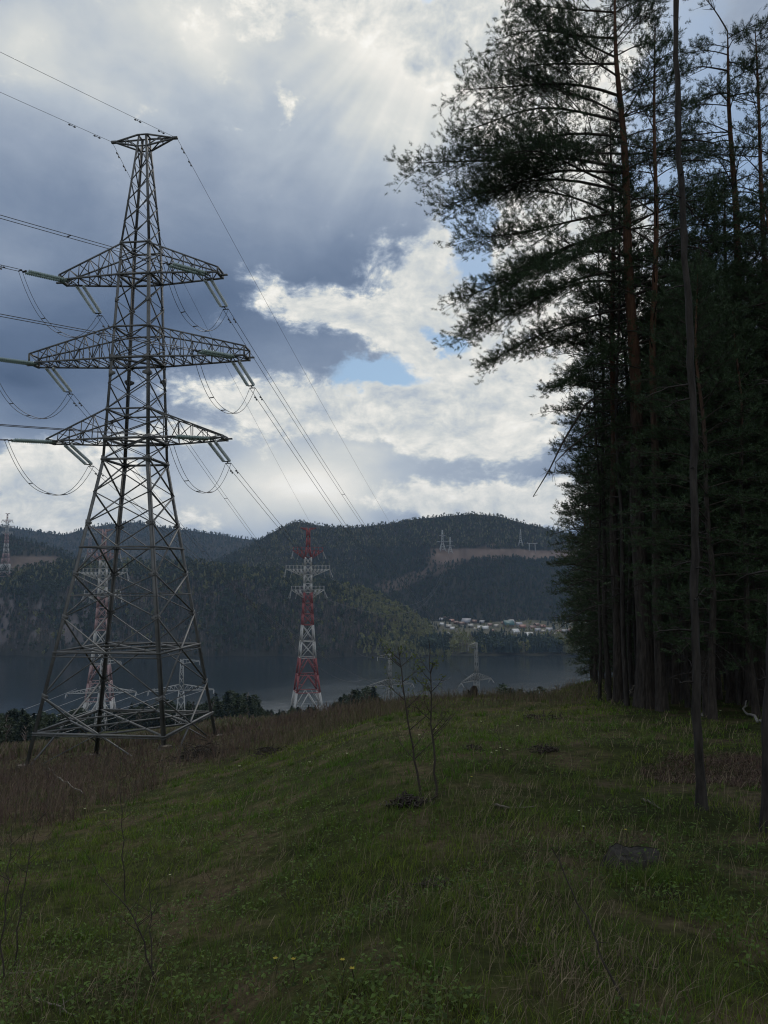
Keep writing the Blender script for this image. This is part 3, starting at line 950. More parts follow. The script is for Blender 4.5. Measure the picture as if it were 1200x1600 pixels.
NEXT_R = at(742, 1045, 372); NEXT_L = at(607, 1040, 352)
din0 = np.array((-.61, -.79, 0))
SIDE = {1: 'right', -1: 'left'}
ends = {}
next_arm = {('top', 1): at(738, 1004, 372), ('middle', 1): at(757, 1057, 372), ('bottom', 1): at(705, 1057, 372),
            ('top', -1): at(588, 1026, 352), ('middle', -1): at(566, 1062, 352), ('bottom', -1): at(640, 1062, 352)}
for (nm, side), P in TIP.items():
    B = next_arm[nm, side]
    d = unit(B - P); d = unit(d + np.array((0, 0, -.11)))
    mat = M['porcelain']
    where = f'{nm} {SIDE[side]} cross-arm'
    hp = unit(np.cross(d, (0, 0, 1))) * .2
    Q1 = insulator(P, d, 3.8, mat, f'double insulator string sloping away towards the river from the {where}')
    pa = [span(Q1 + hp * s_, B + hp * s_, 7.5, 60) for s_ in (-1, 1)]
    conductor('power_line', f'twin conductor falling to the river valley from the {where} of the big pylon', pa, .021, M['wire'], (1.3,), spacers=(.12, .3, .5), group='conductors of the big pylon')
    # incoming side
    din = unit(din0 + np.array((0, 0, -.09)))
    P2 = P + AX * side * (.35)
    hp2 = unit(np.cross(din, (0, 0, 1))) * .2
    Q2 = insulator(P2, din, 3.6, M['glass'], f'green double insulator string pulling left from the {where}')
    endp = Q2 + din0 * 190 + (0, 0, 4 - .09 * 0)
    pa = [span(Q2 + hp2 * s_, endp + hp2 * s_, 5.4, 60) for s_ in (-1, 1)]
    conductor('power_line', f'twin conductor coming in from the left to the {where} of the big pylon', pa, .021, M['wire'], (1.3,), spacers=(.05, .2), group='conductors of the big pylon')
    pj = []
    for s_ in (-1, 1):
        a_ = Q2 + hp2 * s_; b_ = Q1 - hp * s_ * -1 if False else Q1 + hp * (-s_)
        t_ = np.linspace(0, 1, 26)[:, None]; p_ = a_ * (1 - t_) + b_ * t_
        p_[:, 2] -= (2.7 * (1 - np.abs(2 * t_ - 1) ** 2.4))[:, 0]
        pj.append(p_)
    pj[0], pj[1] = pj[0], pj[1]
    conductor('jumper_loop', f'slack jumper loop hanging under the {where} of the big pylon', pj, .02, M['wire'], (), spacers=(.3, .5, .7), group='jumper loops of the big pylon', cat='jumper cable')
for side in (1, -1):
    B = (NEXT_R if side > 0 else NEXT_L) + (0, 0, 14)
    conductor('earth_wire', f'thin earth wire falling away from the {SIDE[side]} peak of the big pylon', [span(PK[side] + AX * side * .15, B, 6, 60)], .014, M['wire'], (1.0, 2.2), group='earth wires of the big pylon', cat='earth wire')
    conductor('earth_wire', f'thin earth wire coming in from the left to the {SIDE[side]} peak of the big pylon', [span(PK[side] + AX * side * .1, PK[side] + din0 * 190 + (0, 0, 8), 4.5, 60)], .014, M['wire'], (1.2, 3.0), group='earth wires of the big pylon', cat='earth wire')


# ------------------------------------------------------------------ small single-circuit pylons
def small_pylon(label, loc, rz, H=28.0):
    t = thing('small_pylon', label, 'pylon', loc, rz, 'small pale pylons beyond the crest')
    hw = lambda z: float(np.interp(z, [-3, 0, H * .55, H], [2.5, 2.2, .95, .45]))
    c = lambda k, z: np.array((hw(z) * (1 if k in (0, 3) else -1), hw(z) * (1 if k in (0, 1) else -1), z))
    m_ = MB()
    for k in range(4): m_.bar(c(k, -3), c(k, H * .55), .30); m_.bar(c(k, H * .55), c(k, H), .24)
    lv = [0, H * .22, H * .40, H * .53, H * .64, H * .74, H * .83, H * .92, H]
    for i in range(len(lv) - 1):
        for k in range(4):
            m_.bar(c(k, lv[i]), c((k + 1) % 4, lv[i + 1]), .15); m_.bar(c((k + 1) % 4, lv[i]), c(k, lv[i + 1]), .15)
            if i in (0, 2, 5): m_.bar(c(k, lv[i + 1]), c((k + 1) % 4, lv[i + 1]), .16)
    m_.build('lattice_body', M['light_steel'], t)
    za = H * .55
    for s_ in (1, -1):
        a = MB(); tip = np.array((s_ * 13.0 if s_ > 0 else -13.0, 0, za - .2))
        for y in (-1, 1):
            p = np.array((s_ * hw(za), y * hw(za), za)); u = np.array((s_ * hw(za + 2.4), y * hw(za + 2.4), za + 2.4))
            a.bar(p, tip, .2); a.bar(u, tip + (0, 0, .3), .18)
            for i in range(1, 8):
                f0_, f1_ = (i - 1) / 7, i / 7
                a.bar(p * (1 - f0_) + tip * f0_, u * (1 - f1_) + (tip + (0, 0, .3)) * f1_, .10)
                a.bar(u * (1 - f1_) + (tip + (0, 0, .3)) * f1_, p * (1 - f1_) + tip * f1_, .10)
        a.build('crossarm', M['light_steel'], t)
        for dy in (-2.0, 2.0):
            q = MB(); b_ = tip + (0, dy * 1.0, -1.3)
            q.tube(np.linspace(tip, b_, 8), [.1, .28, .14, .28, .14, .28, .14, .2], 6, tint=(.5, .5, .5)); q.build('insulator', M['porcelain'], t)
    a = MB(); tip = np.array((7.0, 0, H - 1.0))
    for y in (-1, 1):
        a.bar((.4, y * .4, H), tip + (0, 0, .25), .16); a.bar((.5, y * .5, H - 1.8), tip, .16)
        for i in range(1, 5):
            f_ = i / 5
            a.bar(np.array((.4, y * .4, H)) * (1 - f_) + (tip + (0, 0, .25)) * f_, np.array((.5, y * .5, H - 1.8)) * (1 - f_) + tip * f_, .09)
    a.build('upper_arm', M['light_steel'], t)
    q = MB(); q.tube(np.linspace(tip, tip + (0, 0, -1.6), 8), [.1, .25, .12, .25, .12, .25, .12, .2], 6, tint=(.5, .5, .5)); q.build('insulator', M['porcelain'], t)
    return t


def ground_at(px, d):
    x = at(px, 900, d)[0]
    return np.array((x, d, gz(x, d)))


def place_small(px, top_py, d, label, rz, src=None, H=28.0):
    g = ground_at(px, d); zt = zat(top_py, d); s_ = (zt - g[2]) / H
    if src is None:
        t = small_pylon(label, g, rz, H); t.scale = (s_,) * 3; return t
    return copy_thing(src, g, rz, s_, label)


sp0 = place_small(287, 1030, 345, 'small pale pylon seen through the right legs of the big pylon', radians(12))
sp1 = place_small(164, 1031, 340, 'small pale pylon in front of the striped tower behind the big pylon', radians(10), sp0)
sp2 = place_small(609, 1022, 352, 'small pale pylon beside the leafy saplings right of the striped tower', radians(205), sp0)
sp3 = place_small(743, 1004, 372, 'small pale pylon in front of the open river beyond the crest', radians(225), sp0)
for q_ in (sp2, sp3):
    q_.scale = (.88, .88, q_.scale[2])
    for ch in q_.children:
        if ch.data.materials[0] is M['light_steel']: ch.data = ch.data.copy(); ch.data.materials[0] = M['dull_steel']


# ------------------------------------------------------------------ red and white river-crossing towers
def striped_tower(label, loc, rz, H=100.0):
    t = thing('striped_tower', label, 'pylon', loc, rz, 'red and white river crossing towers')
    Z = lambda f: H * (1 - f)
    FW = [0, .105, .15, .33, .495, .66, .83, .962, 1.04]; AW = [1.5, 1.7, 3.2, 3.8, 5.4, 7.8, 11.6, 15.6, 17.8]
    aw = lambda f: float(np.interp(f, FW, AW)) / 2
    c = lambda k, f: np.array((aw(f) * (1 if k in (0, 3) else -1), aw(f) * (1 if k in (0, 1) else -1), Z(f)))
    bands = [('red', 0, .15, 3), ('white', .15, .33, 4), ('red', .33, .495, 3), ('white', .495, .66, 2), ('red', .66, .83, 2), ('white', .83, .962, 1), ('red', .962, 1.04, 1)]
    for col, f0, f1, n_ in bands:
        m_ = MB(); w = .42 + .36 * f0; lv = np.linspace(f0, f1, n_ + 1)
        for i in range(n_):
            a_, b_ = lv[i], lv[i + 1]
            for k in range(4):
                k2 = (k + 1) % 4
                m_.bar(c(k, a_), c(k, b_), w)
                mid = (c(k, a_) + c(k2, a_)) / 2; midb = (c(k, b_) + c(k2, b_)) / 2
                if f0 < .5: m_.bar(c(k, a_), c(k2, b_), w * .5); m_.bar(c(k2, a_), c(k, b_), w * .5)
                else:
                    m_.bar(mid, c(k, b_), w * .6); m_.bar(mid, c(k2, b_), w * .6)
                    h_ = (a_ + b_) / 2; m_.bar(c(k, h_), (mid + c(k, b_)) / 2, w * .4); m_.bar(c(k2, h_), (mid + c(k2, b_)) / 2, w * .4)
                    m_.bar(c(k, h_), (c(k, a_) + mid) / 2, w * .35); m_.bar(c(k2, h_), (c(k2, a_) + mid) / 2, w * .35)
                m_.bar(c(k, b_), c(k2, b_), w * .6)
        m_.build('red_section' if col == 'red' else 'white_section', M[col + '_paint'], t)
    # top bar and the three pairs of arms
    for f_, half, col, rail, drop in ((0.0, 3.8, 'red', 0, 1.3), (.118, 7.6, 'red', 1, 4.2), (.212, 11.2, 'white', 1, 4.0), (.318, 8.4, 'white', 1, 4.2)):
        for s_ in (1, -1):
            m_ = MB(); z = Z(f_); tip = np.array((s_ * half, 0, z))
            for y in (-1, 1):
                p = np.array((s_ * aw(f_), y * aw(f_), z)); tp = np.array((s_ * half, y * .9, z)); u = np.array((s_ * aw(f_ + .03), y * aw(f_ + .03), z - drop))
                m_.bar(p, tp, .25); m_.bar(u, tp, .21)
                n_ = max(2, int(half / 2.2))
                for i in range(1, n_):
                    g_ = i / n_
                    m_.bar(p * (1 - g_) + tp * g_, u * (1 - g_) + tp * g_, .24); m_.bar(p * (1 - g_) + tp * g_, u * (1 - (i - 1) / n_) + tp * ((i - 1) / n_), .22)
                if rail:
                    for i in range(n_ + 1):
                        g_ = i / n_; q = p * (1 - g_) + tp * g_; m_.bar(q, q + (0, 0, 1.9), .14)
                    m_.bar(p + (0, 0, 1.9), tp + (0, 0, 1.9), .12)
            m_.bar((s_ * half, -.9, z), (s_ * half, .9, z), .4)
            a_ = m_.build('crossarm', M[col + '_paint'], t)
            if f_ > 0:
                q = MB()
                for dx, dy in ((1.2, -3.4), (1.2, 3.4)):
                    q.tube(np.linspace(tip, tip + (s_ * dx, dy, -4.2), 9), [.15, .28, .18, .28, .18, .28, .18, .28, .15], 6, tint=(.4, .4, .4))
                q.tube(np.linspace(tip - (s_ * 3, 0, .4), tip + (-s_ * 2.2, 0, -4.5), 5), .14, 5, tint=(.4, .4, .4))
                q.build('insulator', M['porcelain'], a_)
    return t


def place_striped(px, top_py, d, label, rz, src=None, base_py=None, H=100.0):
    x = at(px, 900, d)[0]; zt = zat(top_py, d)
    zb = gz(x, d) if base_py is None else zat(base_py, d)
    s_ = (zt - zb) / H
    if src is None:
        t = striped_tower(label, (x, d, zb), rz, H); t.scale = (s_,) * 3; return t
    return copy_thing(src, (x, d, zb), rz, s_, label)


st0 = place_striped(481, 825, 418, 'red and white striped lattice tower standing right of the big pylon', radians(14))
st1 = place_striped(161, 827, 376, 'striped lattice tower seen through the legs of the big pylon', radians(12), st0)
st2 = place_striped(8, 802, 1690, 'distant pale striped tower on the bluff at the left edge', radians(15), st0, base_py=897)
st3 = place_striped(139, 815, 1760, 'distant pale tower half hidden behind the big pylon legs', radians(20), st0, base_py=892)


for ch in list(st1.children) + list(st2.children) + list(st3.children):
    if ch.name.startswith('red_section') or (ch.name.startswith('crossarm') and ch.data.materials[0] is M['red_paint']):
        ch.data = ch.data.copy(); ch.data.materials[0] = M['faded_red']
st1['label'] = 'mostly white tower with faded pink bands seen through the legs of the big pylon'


# far grey pylons on the clearing
def hill_pt(h, px, py):
    t = np.linspace(0, 1, 400); P = h.pt(np.full(400, float(px)), t); q = proj_py(P)
    i = int(np.argmin(np.abs(q - py))); return P[i]


def far_pylon(label, loc, H):
    t = thing('distant_pylon', label, 'pylon', loc, radians(8), 'distant pylons on the hill clearing')
    m_ = MB(); hw = lambda z: float(np.interp(z, [0, H * .35, H], [H * .15, H * .05, H * .018]))
    c = lambda k, z: np.array((hw(z) * (1 if k in (0, 3) else -1), hw(z) * (1 if k in (0, 1) else -1), z)); w = 1.0
    lv = np.linspace(0, H, 9)
    for k in range(4):
        m_.bar(c(k, -3), c(k, H * .35), w); m_.bar(c(k, H * .35), c(k, H), w * .9)
        for i in range(8): m_.bar(c(k, lv[i]), c((k + 1) % 4, lv[i + 1]), w * .5); m_.bar(c((k + 1) % 4, lv[i]), c(k, lv[i + 1]), w * .5)
    m_.build('lattice_body', M['light_steel'], t)
    for z, h in ((.43, .28), (.72, .16)):
        for s_ in (1, -1):
            a = MB(); tip = np.array((s_ * H * h, 0, H * z)); a.bar((s_ * hw(H * z), 0, H * z), tip, .9); a.bar((s_ * hw(H * z), 0, H * (z + .05)), tip, .7)
            a.build('crossarm', M['light_steel'], t)
    return t


g = hill_pt(H_main, 691, 861); fp0 = far_pylon('distant grey pylon at the left end of the brown clearing, taller of the pair', g, zat(828, g[1]) - g[2])
h0 = zat(828, g[1]) - g[2]
g = hill_pt(H_main, 703, 864); copy_thing(fp0, g, radians(8), (zat(839, g[1]) - g[2]) / h0, 'distant grey pylon at the left end of the brown clearing, shorter of the pair')
g = hill_pt(H_main, 813, 853); copy_thing(fp0, g, radians(70), (zat(827, g[1]) - g[2]) / h0, 'distant grey pylon against the trees above the brown clearing')
g = hill_pt(H_main, 831, 864); t = thing('portal_pylon', 'distant pale portal frame of two poles and a beam on the brown clearing', 'pylon', g)
u_ = g[1] / F; hp_ = 15 * u_
for s_ in (-1, 1):
    m_ = MB(); m_.bar((s_ * 5 * u_, 0, -2), (s_ * 4.4 * u_, 0, hp_), 1.5); m_.build('pole', M['light_steel'], t)
m_ = MB(); m_.bar((-8.5 * u_, 0, hp_), (8.5 * u_, 0, hp_), 1.4); m_.bar((-7.5 * u_, 0, hp_), (-7.5 * u_, 0, hp_ + 1.6 * u_), .9); m_.bar((7.5 * u_, 0, hp_), (7.5 * u_, 0, hp_ + 1.6 * u_), .9)
m_.build('beam', M['light_steel'], t)

# lines of the small pylons, leaving towards the left edge
for nm_, p0, ys in (('small pylon behind the big pylon', (120, 164, 208), (1112, 1124, 1134)), ('small pylon at the right legs', (242, 287, 326), (1141, 1150, 1159))):
    for q, (x0, y1) in enumerate(zip(p0, ys)):
        a_ = at(x0, 1076, 345); y0 = 1076
        k_ = (y1 - y0) / (0 - x0)
        b_ = at(-260, y1 + k_ * -260 * 1.25, 190)
        conductor('power_line', f'{("left", "middle", "right")[q]} low conductor running to the left edge from the {nm_}', [span(a_, b_, 1.0)], .05, M['wire_light'], group='low conductors of the small pylons')
# river crossing spans of the striped towers
for nm_, t_, far_ in (('striped tower right of the big pylon', st0, (703, 850)),):
    for q, (dx, f_) in enumerate(((11.2, .212), (8.4, .318))):
        R = t_.matrix_basis
        s_ = t_.scale[0]; rz = t_.rotation_euler[2]
        a_ = np.array(t_.location) + s_ * np.array((cos(rz) * dx, sin(rz) * dx, 100 * (1 - f_) - 4.2))
        b_ = hill_pt(H_main, far_[0] + q * 3, far_[1] + 10) + (0, 0, 20)
        conductor('power_line', f'{("upper", "lower")[q]} thin conductor crossing the river from the {nm_}', [span(a_, b_, 75, 120)], .09, M['wire'], group='river crossing conductors')

# ------------------------------------------------------------------ village houses
HM = {}
for nm_, c_ in (('white', (.48, .48, .48)), ('grey', (.22, .22, .24)), ('brown', (.13, .07, .05)), ('green', (.05, .12, .12)), ('pale', (.30, .28, .25)), ('rust', (.22, .10, .07))):
    HM[nm_] = simple_mat(nm_ + '_roof', tuple(.85 * q for q in c_), c_, .3, .6)
WM = [simple_mat('plank_wall', (.12, .09, .065), (.18, .14, .10), .3), simple_mat('pale_wall', (.38, .35, .30), (.48, .45, .40), .3)]
house_cache = {}


def house(px, py, w, roof, rot=None):
    t = np.linspace(0, 1, 300); P = terrace_pt(np.full(300, float(px)), t); i = int(np.argmin(np.abs(proj_py(P) - py))); g = P[i]
    W = w * g[1] / F; key = (roof, round(w))
    loc = g + (0, 0, -.6); rz = random.uniform(-.5, .5) if rot is None else rot
    lab = {'white': 'house with a bright white roof in the village across the river', 'grey': 'small grey-roofed house in the village across the river', 'brown': 'small dark brown house in the village across the river',
           'green': 'long building with a teal green roof in the village across the river', 'pale': 'small pale-roofed house in the village across the river', 'rust': 'small rust-roofed house in the village across the river'}[roof]
    if key in house_cache:
        return copy_thing(house_cache[key], loc, rz, 1.0, lab)
    d = W * .75; h = W * .32; e = W * .38
    o = thing('house', lab, 'house', loc, rz, f'{roof}-roofed houses of the far village')
    m_ = MB(); m_.add([(-W / 2, -d / 2, 0), (W / 2, -d / 2, 0), (W / 2, d / 2, 0), (-W / 2, d / 2, 0), (-W / 2, -d / 2, h), (W / 2, -d / 2, h), (W / 2, d / 2, h), (-W / 2, d / 2, h), (-W / 2, 0, h + e), (W / 2, 0, h + e)],
                      Q=[(0, 1, 5, 4), (2, 3, 7, 6), (1, 2, 6, 5), (3, 0, 4, 7)], T=[(5, 6, 9), (7, 4, 8)])
    m_.build('wall', WM[len(house_cache) % 2], o)
    m_ = MB(); x = W * .56; y = d * .62; th = .35; hz = h - .25 * e + .1
    for s_ in (1, -1):
        V = [(-x, s_ * y, hz), (x, s_ * y, hz), (x, 0, h + e + .1), (-x, 0, h + e + .1)]
        V += [(a, b, c + th) for a, b, c in V]
        m_.add(V, Q=[(0, 1, 2, 3), (7, 6, 5, 4), (0, 4, 5, 1), (1, 5, 6, 2), (2, 6, 7, 3), (3, 7, 4, 0)])
    m_.build('roof', HM[roof], o)
    house_cache[key] = o
    return o


VIL = [(688, 970, 7, 'grey'), (697, 969, 9, 'brown'), (705, 972, 7, 'rust'), (690, 977, 6, 'white'), (700, 981, 8, 'pale'), (706, 984, 7, 'white'), (712, 975, 7, 'brown'), (720, 977, 8, 'brown'), (728, 975, 13, 'grey'), (734, 980, 8, 'pale'),
       (743, 985, 7, 'pale'), (749, 983, 8, 'white'), (757, 984, 9, 'white'), (764, 979, 8, 'brown'), (774, 980, 7, 'pale'), (786, 976, 7, 'brown'), (793, 979, 14, 'green'), (797, 974, 9, 'white'), (809, 978, 9, 'grey'), (815, 982, 9, 'rust'),
       (803, 990, 11, 'white'), (824, 996, 12, 'white'), (830, 984, 9, 'brown'), (838, 987, 8, 'grey'), (847, 988, 6, 'pale'), (856, 987, 9, 'grey'), (862, 995, 9, 'pale'), (870, 990, 8, 'brown'), (880, 989, 8, 'grey'), (889, 988, 8, 'brown'),
       (698, 992, 6, 'white'), (702, 997, 5, 'white'), (740, 973, 7, 'brown'), (752, 974, 7, 'grey'), (768, 987, 6, 'brown'), (836, 979, 8, 'brown'), (846, 981, 7, 'rust'), (788, 1008, 5, 'white')]
for v_ in VIL: house(*v_)
# ------------------------------------------------------------------ pines
def blades(mb, Cn, D, nb, length, width, spread, tint, jitter=.35):
    """nb needle blades round every twig end Cn pointing along D"""
    Cn = np.repeat(np.asarray(Cn, float), nb, 0); D = np.repeat(np.asarray(D, float), nb, 0); n = len(Cn)
    d = D + rng.normal(size=(n, 3)) * spread; d /= np.linalg.norm(d, axis=1)[:, None] + 1e-9
    p = np.cross(d, rng.normal(size=(n, 3))); p /= np.linalg.norm(p, axis=1)[:, None] + 1e-9
    L = length * (.6 + .6 * rng.random((n, 1))); W = width * (.7 + .6 * rng.random((n, 1)))
    base = Cn + rng.normal(size=(n, 3)) * length * .18
    V = np.stack([base - p * W * .5, base + p * W * .5, base + d * L], 1)
    tc = np.asarray(tint) * (1 + jitter * (rng.random((n // nb, 1)) - .5) * 2)
    tc = np.repeat(np.repeat(tc, nb, 0)[:, None], 3, 1)
    mb.add(V.reshape(-1, 3), T=np.arange(n * 3).reshape(-1, 3), tint=tc.reshape(-1, 3))


NEEDLE = np.array((.032, .055, .022))


class Pine:
    def __init__(s, H, r0, wander=.25, lean=(0, 0)):
        s.H, s.r0 = H, r0; s.fluff = 1.0
        n = 26; z = np.linspace(-.3, H, n); f = np.clip(z / H, 0, 1)
        ph = rng.random(4) * 6.28
        s.axis = np.stack([lean[0] * f + wander * f * np.sin(f * 4 + ph[0]) * .5 + .03 * np.sin(f * 19 + ph[1]), lean[1] * f + wander * f * np.sin(f * 4.6 + ph[2]) * .5 + .03 * np.sin(f * 17 + ph[3]), z], 1)
        s.rad = r0 * ((1 - f) ** .75 * .93 + .07) * (1 + .6 * np.exp(-np.maximum(z, 0) / (r0 * 2.2)))
        s.trunk = MB(); s.trunk.tube(s.axis, s.rad, 12 if r0 > .08 else 8, wob=.10)
        s.limbs = MB(); s.tc = []; s.td = []; s.crown = MB()

    def ax(s, z): return np.array([np.interp(z, s.axis[:, 2], s.axis[:, k]) for k in range(3)])

    def limb(s, z, tip, sag=.12, r=None, sub=12, tuft=.13, sublen=.38, start=.28, bend=None):
        a = s.ax(z); tip = np.asarray(tip, float); v = tip - a; L = np.linalg.norm(v)
        if L < .05: return
        t = np.linspace(0, 1, 9)[:, None]
        hor = np.cross(v / L, (0, 0, 1)); hor /= np.linalg.norm(hor) + 1e-9
        p = a + v * t; arch = sag * L * (np.sin(t * pi) * .9)
        p = p + np.array((0, 0, 1.0)) * arch + hor * (np.sin(t * 5 + rng.random() * 6) - np.sin(rng.random())) * .035 * L * t
        r = r or min(.010 + .0075 * L, s.r0 * .35); p = p + np.array((0, 0, 1.0)) * (np.sin(t * rng.uniform(4, 8) + rng.random() * 6) * .03 * L * t)
        s.limbs.tube(p, np.linspace(r, r * .22, 9), 5, cap=False)
        acc = np.linspace(0, 1, 9)
        for q in range(sub):
            f = start + (1 - start) * (q + rng.random() * .8) / sub
            f = min(f, .99)
            b = np.array([np.interp(f, acc, p[:, k]) for k in range(3)])
            i = min(int(f * 8), 7); dr = p[i + 1] - p[i]; dr /= np.linalg.norm(dr)
            sd = 1 if q % 2 else -1
            ang = radians(rng.uniform(25, 62)) * sd
            d = dr * cos(ang) + hor * sin(ang) + np.array((0, 0, rng.uniform(-.28, .25)))
            d /= np.linalg.norm(d)
            l2 = L * sublen * (1.15 - .75 * f) * rng.uniform(.55, 1.15) + .15
            u = np.linspace(0, 1, 5)[:, None]
            sp = b + d * l2 * u + np.array((0, 0, 1)) * (rng.uniform(-.16, .14) * l2 * u ** 2)
            s.limbs.tube(sp, np.linspace(r * .35 * (1.2 - f) + .004, .003, 5), 3, cap=False)
            if tuft <= 0: continue
            nt = max(2, int(l2 * .8 / tuft))
            for w in range(nt):
                g = .22 + .78 * (w + rng.random()) / nt
                c = np.array([np.interp(min(g, 1), u[:, 0], sp[:, k]) for k in range(3)])
                # short side shoots carry the tufts
                off = rng.normal(size=3) * (.10 + .05 * l2); off[2] = abs(off[2]) * .55 - .02
                s.tc.append(c + off * s.fluff); dd = d * .7 + off * 3 + np.array((0, 0, .45)); s.td.append(dd / np.linalg.norm(dd))
        if tuft > 0:
            for w in range(int(L * (1 - start) / (tuft * 1.6))):
                f = start + (1 - start) * rng.random()
                b = np.array([np.interp(f, acc, p[:, k]) for k in range(3)]); off = rng.normal(size=3) * .10; off[2] = abs(off[2])
                s.tc.append(b + off); s.td.append(np.array((v[0] / L * .6, v[1] / L * .6, .7)))

    def dead(s, z, az, L, droop=.5):
        a = s.ax(z); u = np.linspace(0, 1, 7)[:, None]
        d = np.array((cos(az), sin(az), rng.uniform(-.1, .3)))
        p = a + d * L * u + np.array((0, 0, -1)) * droop * L * u ** 2 + rng.normal(size=(7, 3)) * .02 * L * u
        s.trunk.tube(p, np.linspace(.010 + .006 * L, .004, 7), 4, cap=False)
        for q in range(rng.integers(1, 4)):
            i = rng.integers(2, 6); e = p[i] + (d * .4 + rng.normal(size=3) * .4) * L * .35
            s.trunk.tube(np.stack([p[i], (p[i] + e) / 2 + (0, 0, .02), e]), [.007, .005, .003], 3, cap=False)

    def auto(s, z0, n, Lmax, shape='pine', tuft=.16, sub=9, top=None):
        for q in range(n):
            f = (q + rng.random()) / n; z = z0 + (s.H * .985 - z0) * f
            prof = (1 - f) ** .6 * (.45 + .55 * min(1, f / .25)) if shape == 'pine' else (1 - f) ** .9
            L = Lmax * prof * rng.uniform(.65, 1.15) + .25
            az = q * 2.39996 + rng.uniform(-.5, .5)
            e = np.interp(f, [0, .4, 1], [-.18, .12, .75]) + rng.uniform(-.12, .12)
            tip = s.ax(z) + np.array((cos(az) * cos(e), sin(az) * cos(e), sin(e))) * L
            s.limb(z, tip, sag=.09 * (1 if f < .7 else -.3), sub=sub, tuft=tuft)

    def finish(s, name, label, loc, group=None, rz=0.0, nb=12, ln=.10, wd=.018, spread=.75, bark='bark'):
        t = thing(name, label, 'tree', loc, rz, group)
        s.trunk.build('trunk', M[bark], t, smooth=True)
        if s.limbs.n: s.limbs.build('limbs', M['twig'], t)
        if s.tc:
            tc = np.array(s.tc); td = np.array(s.td); m_ = 3        # bottlebrush shoots: whorls of needles along each shoot
            td = td + rng.normal(size=td.shape) * .25; td /= np.linalg.norm(td, axis=1)[:, None]
            k_ = np.tile(np.arange(m_), len(tc))[:, None]; tc = np.repeat(tc, m_, 0); td = np.repeat(td, m_, 0)
            tc = tc + td * (k_ - .6) * ln * .55 * (.7 + .6 * rng.random((len(tc), 1)))
            blades(s.crown, tc, td, max(5, int(nb * .42)), ln * .85, wd, .62, NEEDLE); s.crown.build('crown', M['needles'], t)
        return t


def gp(px, py):            # a spot on the ground seen at that place of the view
    return hit(px, py)


# --- the big pine whose limbs reach out over the meadow
g = gp(1008, 1106); DB = g[1]
p = Pine(21.0, .235, .1)
ax_px = lambda py: np.interp(py, [-200, 100, 420, 700, 1106], [955, 965, 985, 995, 1008])
def loc_at(px, py, dy=0.0): return at(px, py, DB + dy) - g
zs = [loc_at(ax_px(q), q) for q in (1106, 900, 700, 420, 100, -200)]
zz = np.array([q[2] for q in zs]); xx = np.array([q[0] for q in zs])
p.axis[:, 0] = np.interp(p.axis[:, 2], zz, xx) + .05 * np.sin(p.axis[:, 2] * .9); p.axis[:, 1] *= .3
p.trunk = MB(); p.trunk.tube(p.axis, p.rad, 14, wob=.12)
BIG = [(-60, 830, -120, 0, .04), (20, 800, 15, .6, .05), (60, 772, 62, -.8, .08), (100, 764, 110, .5, .1), (150, 722, 150, -.4, .12), (190, 716, 200, 1.0, .12), (215, 740, 225, -1.2, .10),
       (262, 652, 268, .2, .13), (300, 694, 325, .9, .14), (330, 735, 372, -1.0, .12), (345, 760, 300, 1.8, .1), (352, 728, 468, .4, .20), (375, 732, 508, -.5, .20), (300, 790, 240, -2.0, .08),
       (420, 742, 520, .8, .17), (440, 800, 470, -1.5, .12), (482, 768, 572, .3, .12), (500, 835, 545, 1.6, .1), (540, 868, 600, -.8, .08), (120, 860, 60, -1.8, .06), (180, 840, 130, 2.0, .06), (240, 850, 230, 2.4, .07), (400, 850, 420, -2.4, .08), (90, 830, 30, 1.2, .05), (270, 740, 300, -.6, .1)]
for (pt, px, py, dy, sg) in BIG:
    z = loc_at(ax_px(pt), pt)[2]
    L_ = np.linalg.norm(loc_at(px, py, dy) - p.ax(z))
    p.limb(z, loc_at(px, py, dy), sag=sg * rng.uniform(-.25, .95), sub=int(15 + L_ * 4.6), tuft=.066, sublen=.44, start=.22 if pt < 300 else .33)
for q in range(60):
    z = rng.uniform(8.3, 20.6); az = rng.uniform(-1.3, 1.9); f = (z - 9) / 12; L_ = (1 - f) * 3.6 + 1.0
    p.limb(z, p.ax(z) + np.array((cos(az), sin(az), rng.uniform(-.1, .35))) * L_ * rng.uniform(.7, 1.1), sag=.1, sub=16, tuft=.10, sublen=.42)
# the long dead branch drooping over the meadow and its fellow
for pts in ([(990, 612), (950, 606), (915, 632), (880, 690), (858, 735), (833, 776)], [(995, 672), (960, 662), (925, 672), (890, 700), (868, 722)]):
    P = np.array([loc_at(x_, y_, -.3 * i_ * .2) for i_, (x_, y_) in enumerate(pts)]); P[0] = p.ax(P[0][2])
    p.limbs.tube(P, np.linspace(.05, .012, len(P)), 5, cap=False)
    for q in range(9):
        i_ = rng.integers(2, len(P)); e = P[i_] + np.array((rng.uniform(-.3, .25), rng.uniform(-.2, .2), rng.uniform(-.5, .05))) * .9
        p.limbs.tube(np.stack([P[i_], (P[i_] + e) / 2 + (0.04, 0, .03), e]), [.009, .006, .003], 3, cap=False)
for q in range(12): p.dead(rng.uniform(4, 9), rng.uniform(0, 6.28), rng.uniform(.6, 1.6))
p.finish('pine_tree', 'large pine whose long limbs reach left over the meadow in front of the sky', g, nb=24, ln=.105, wd=.0105)

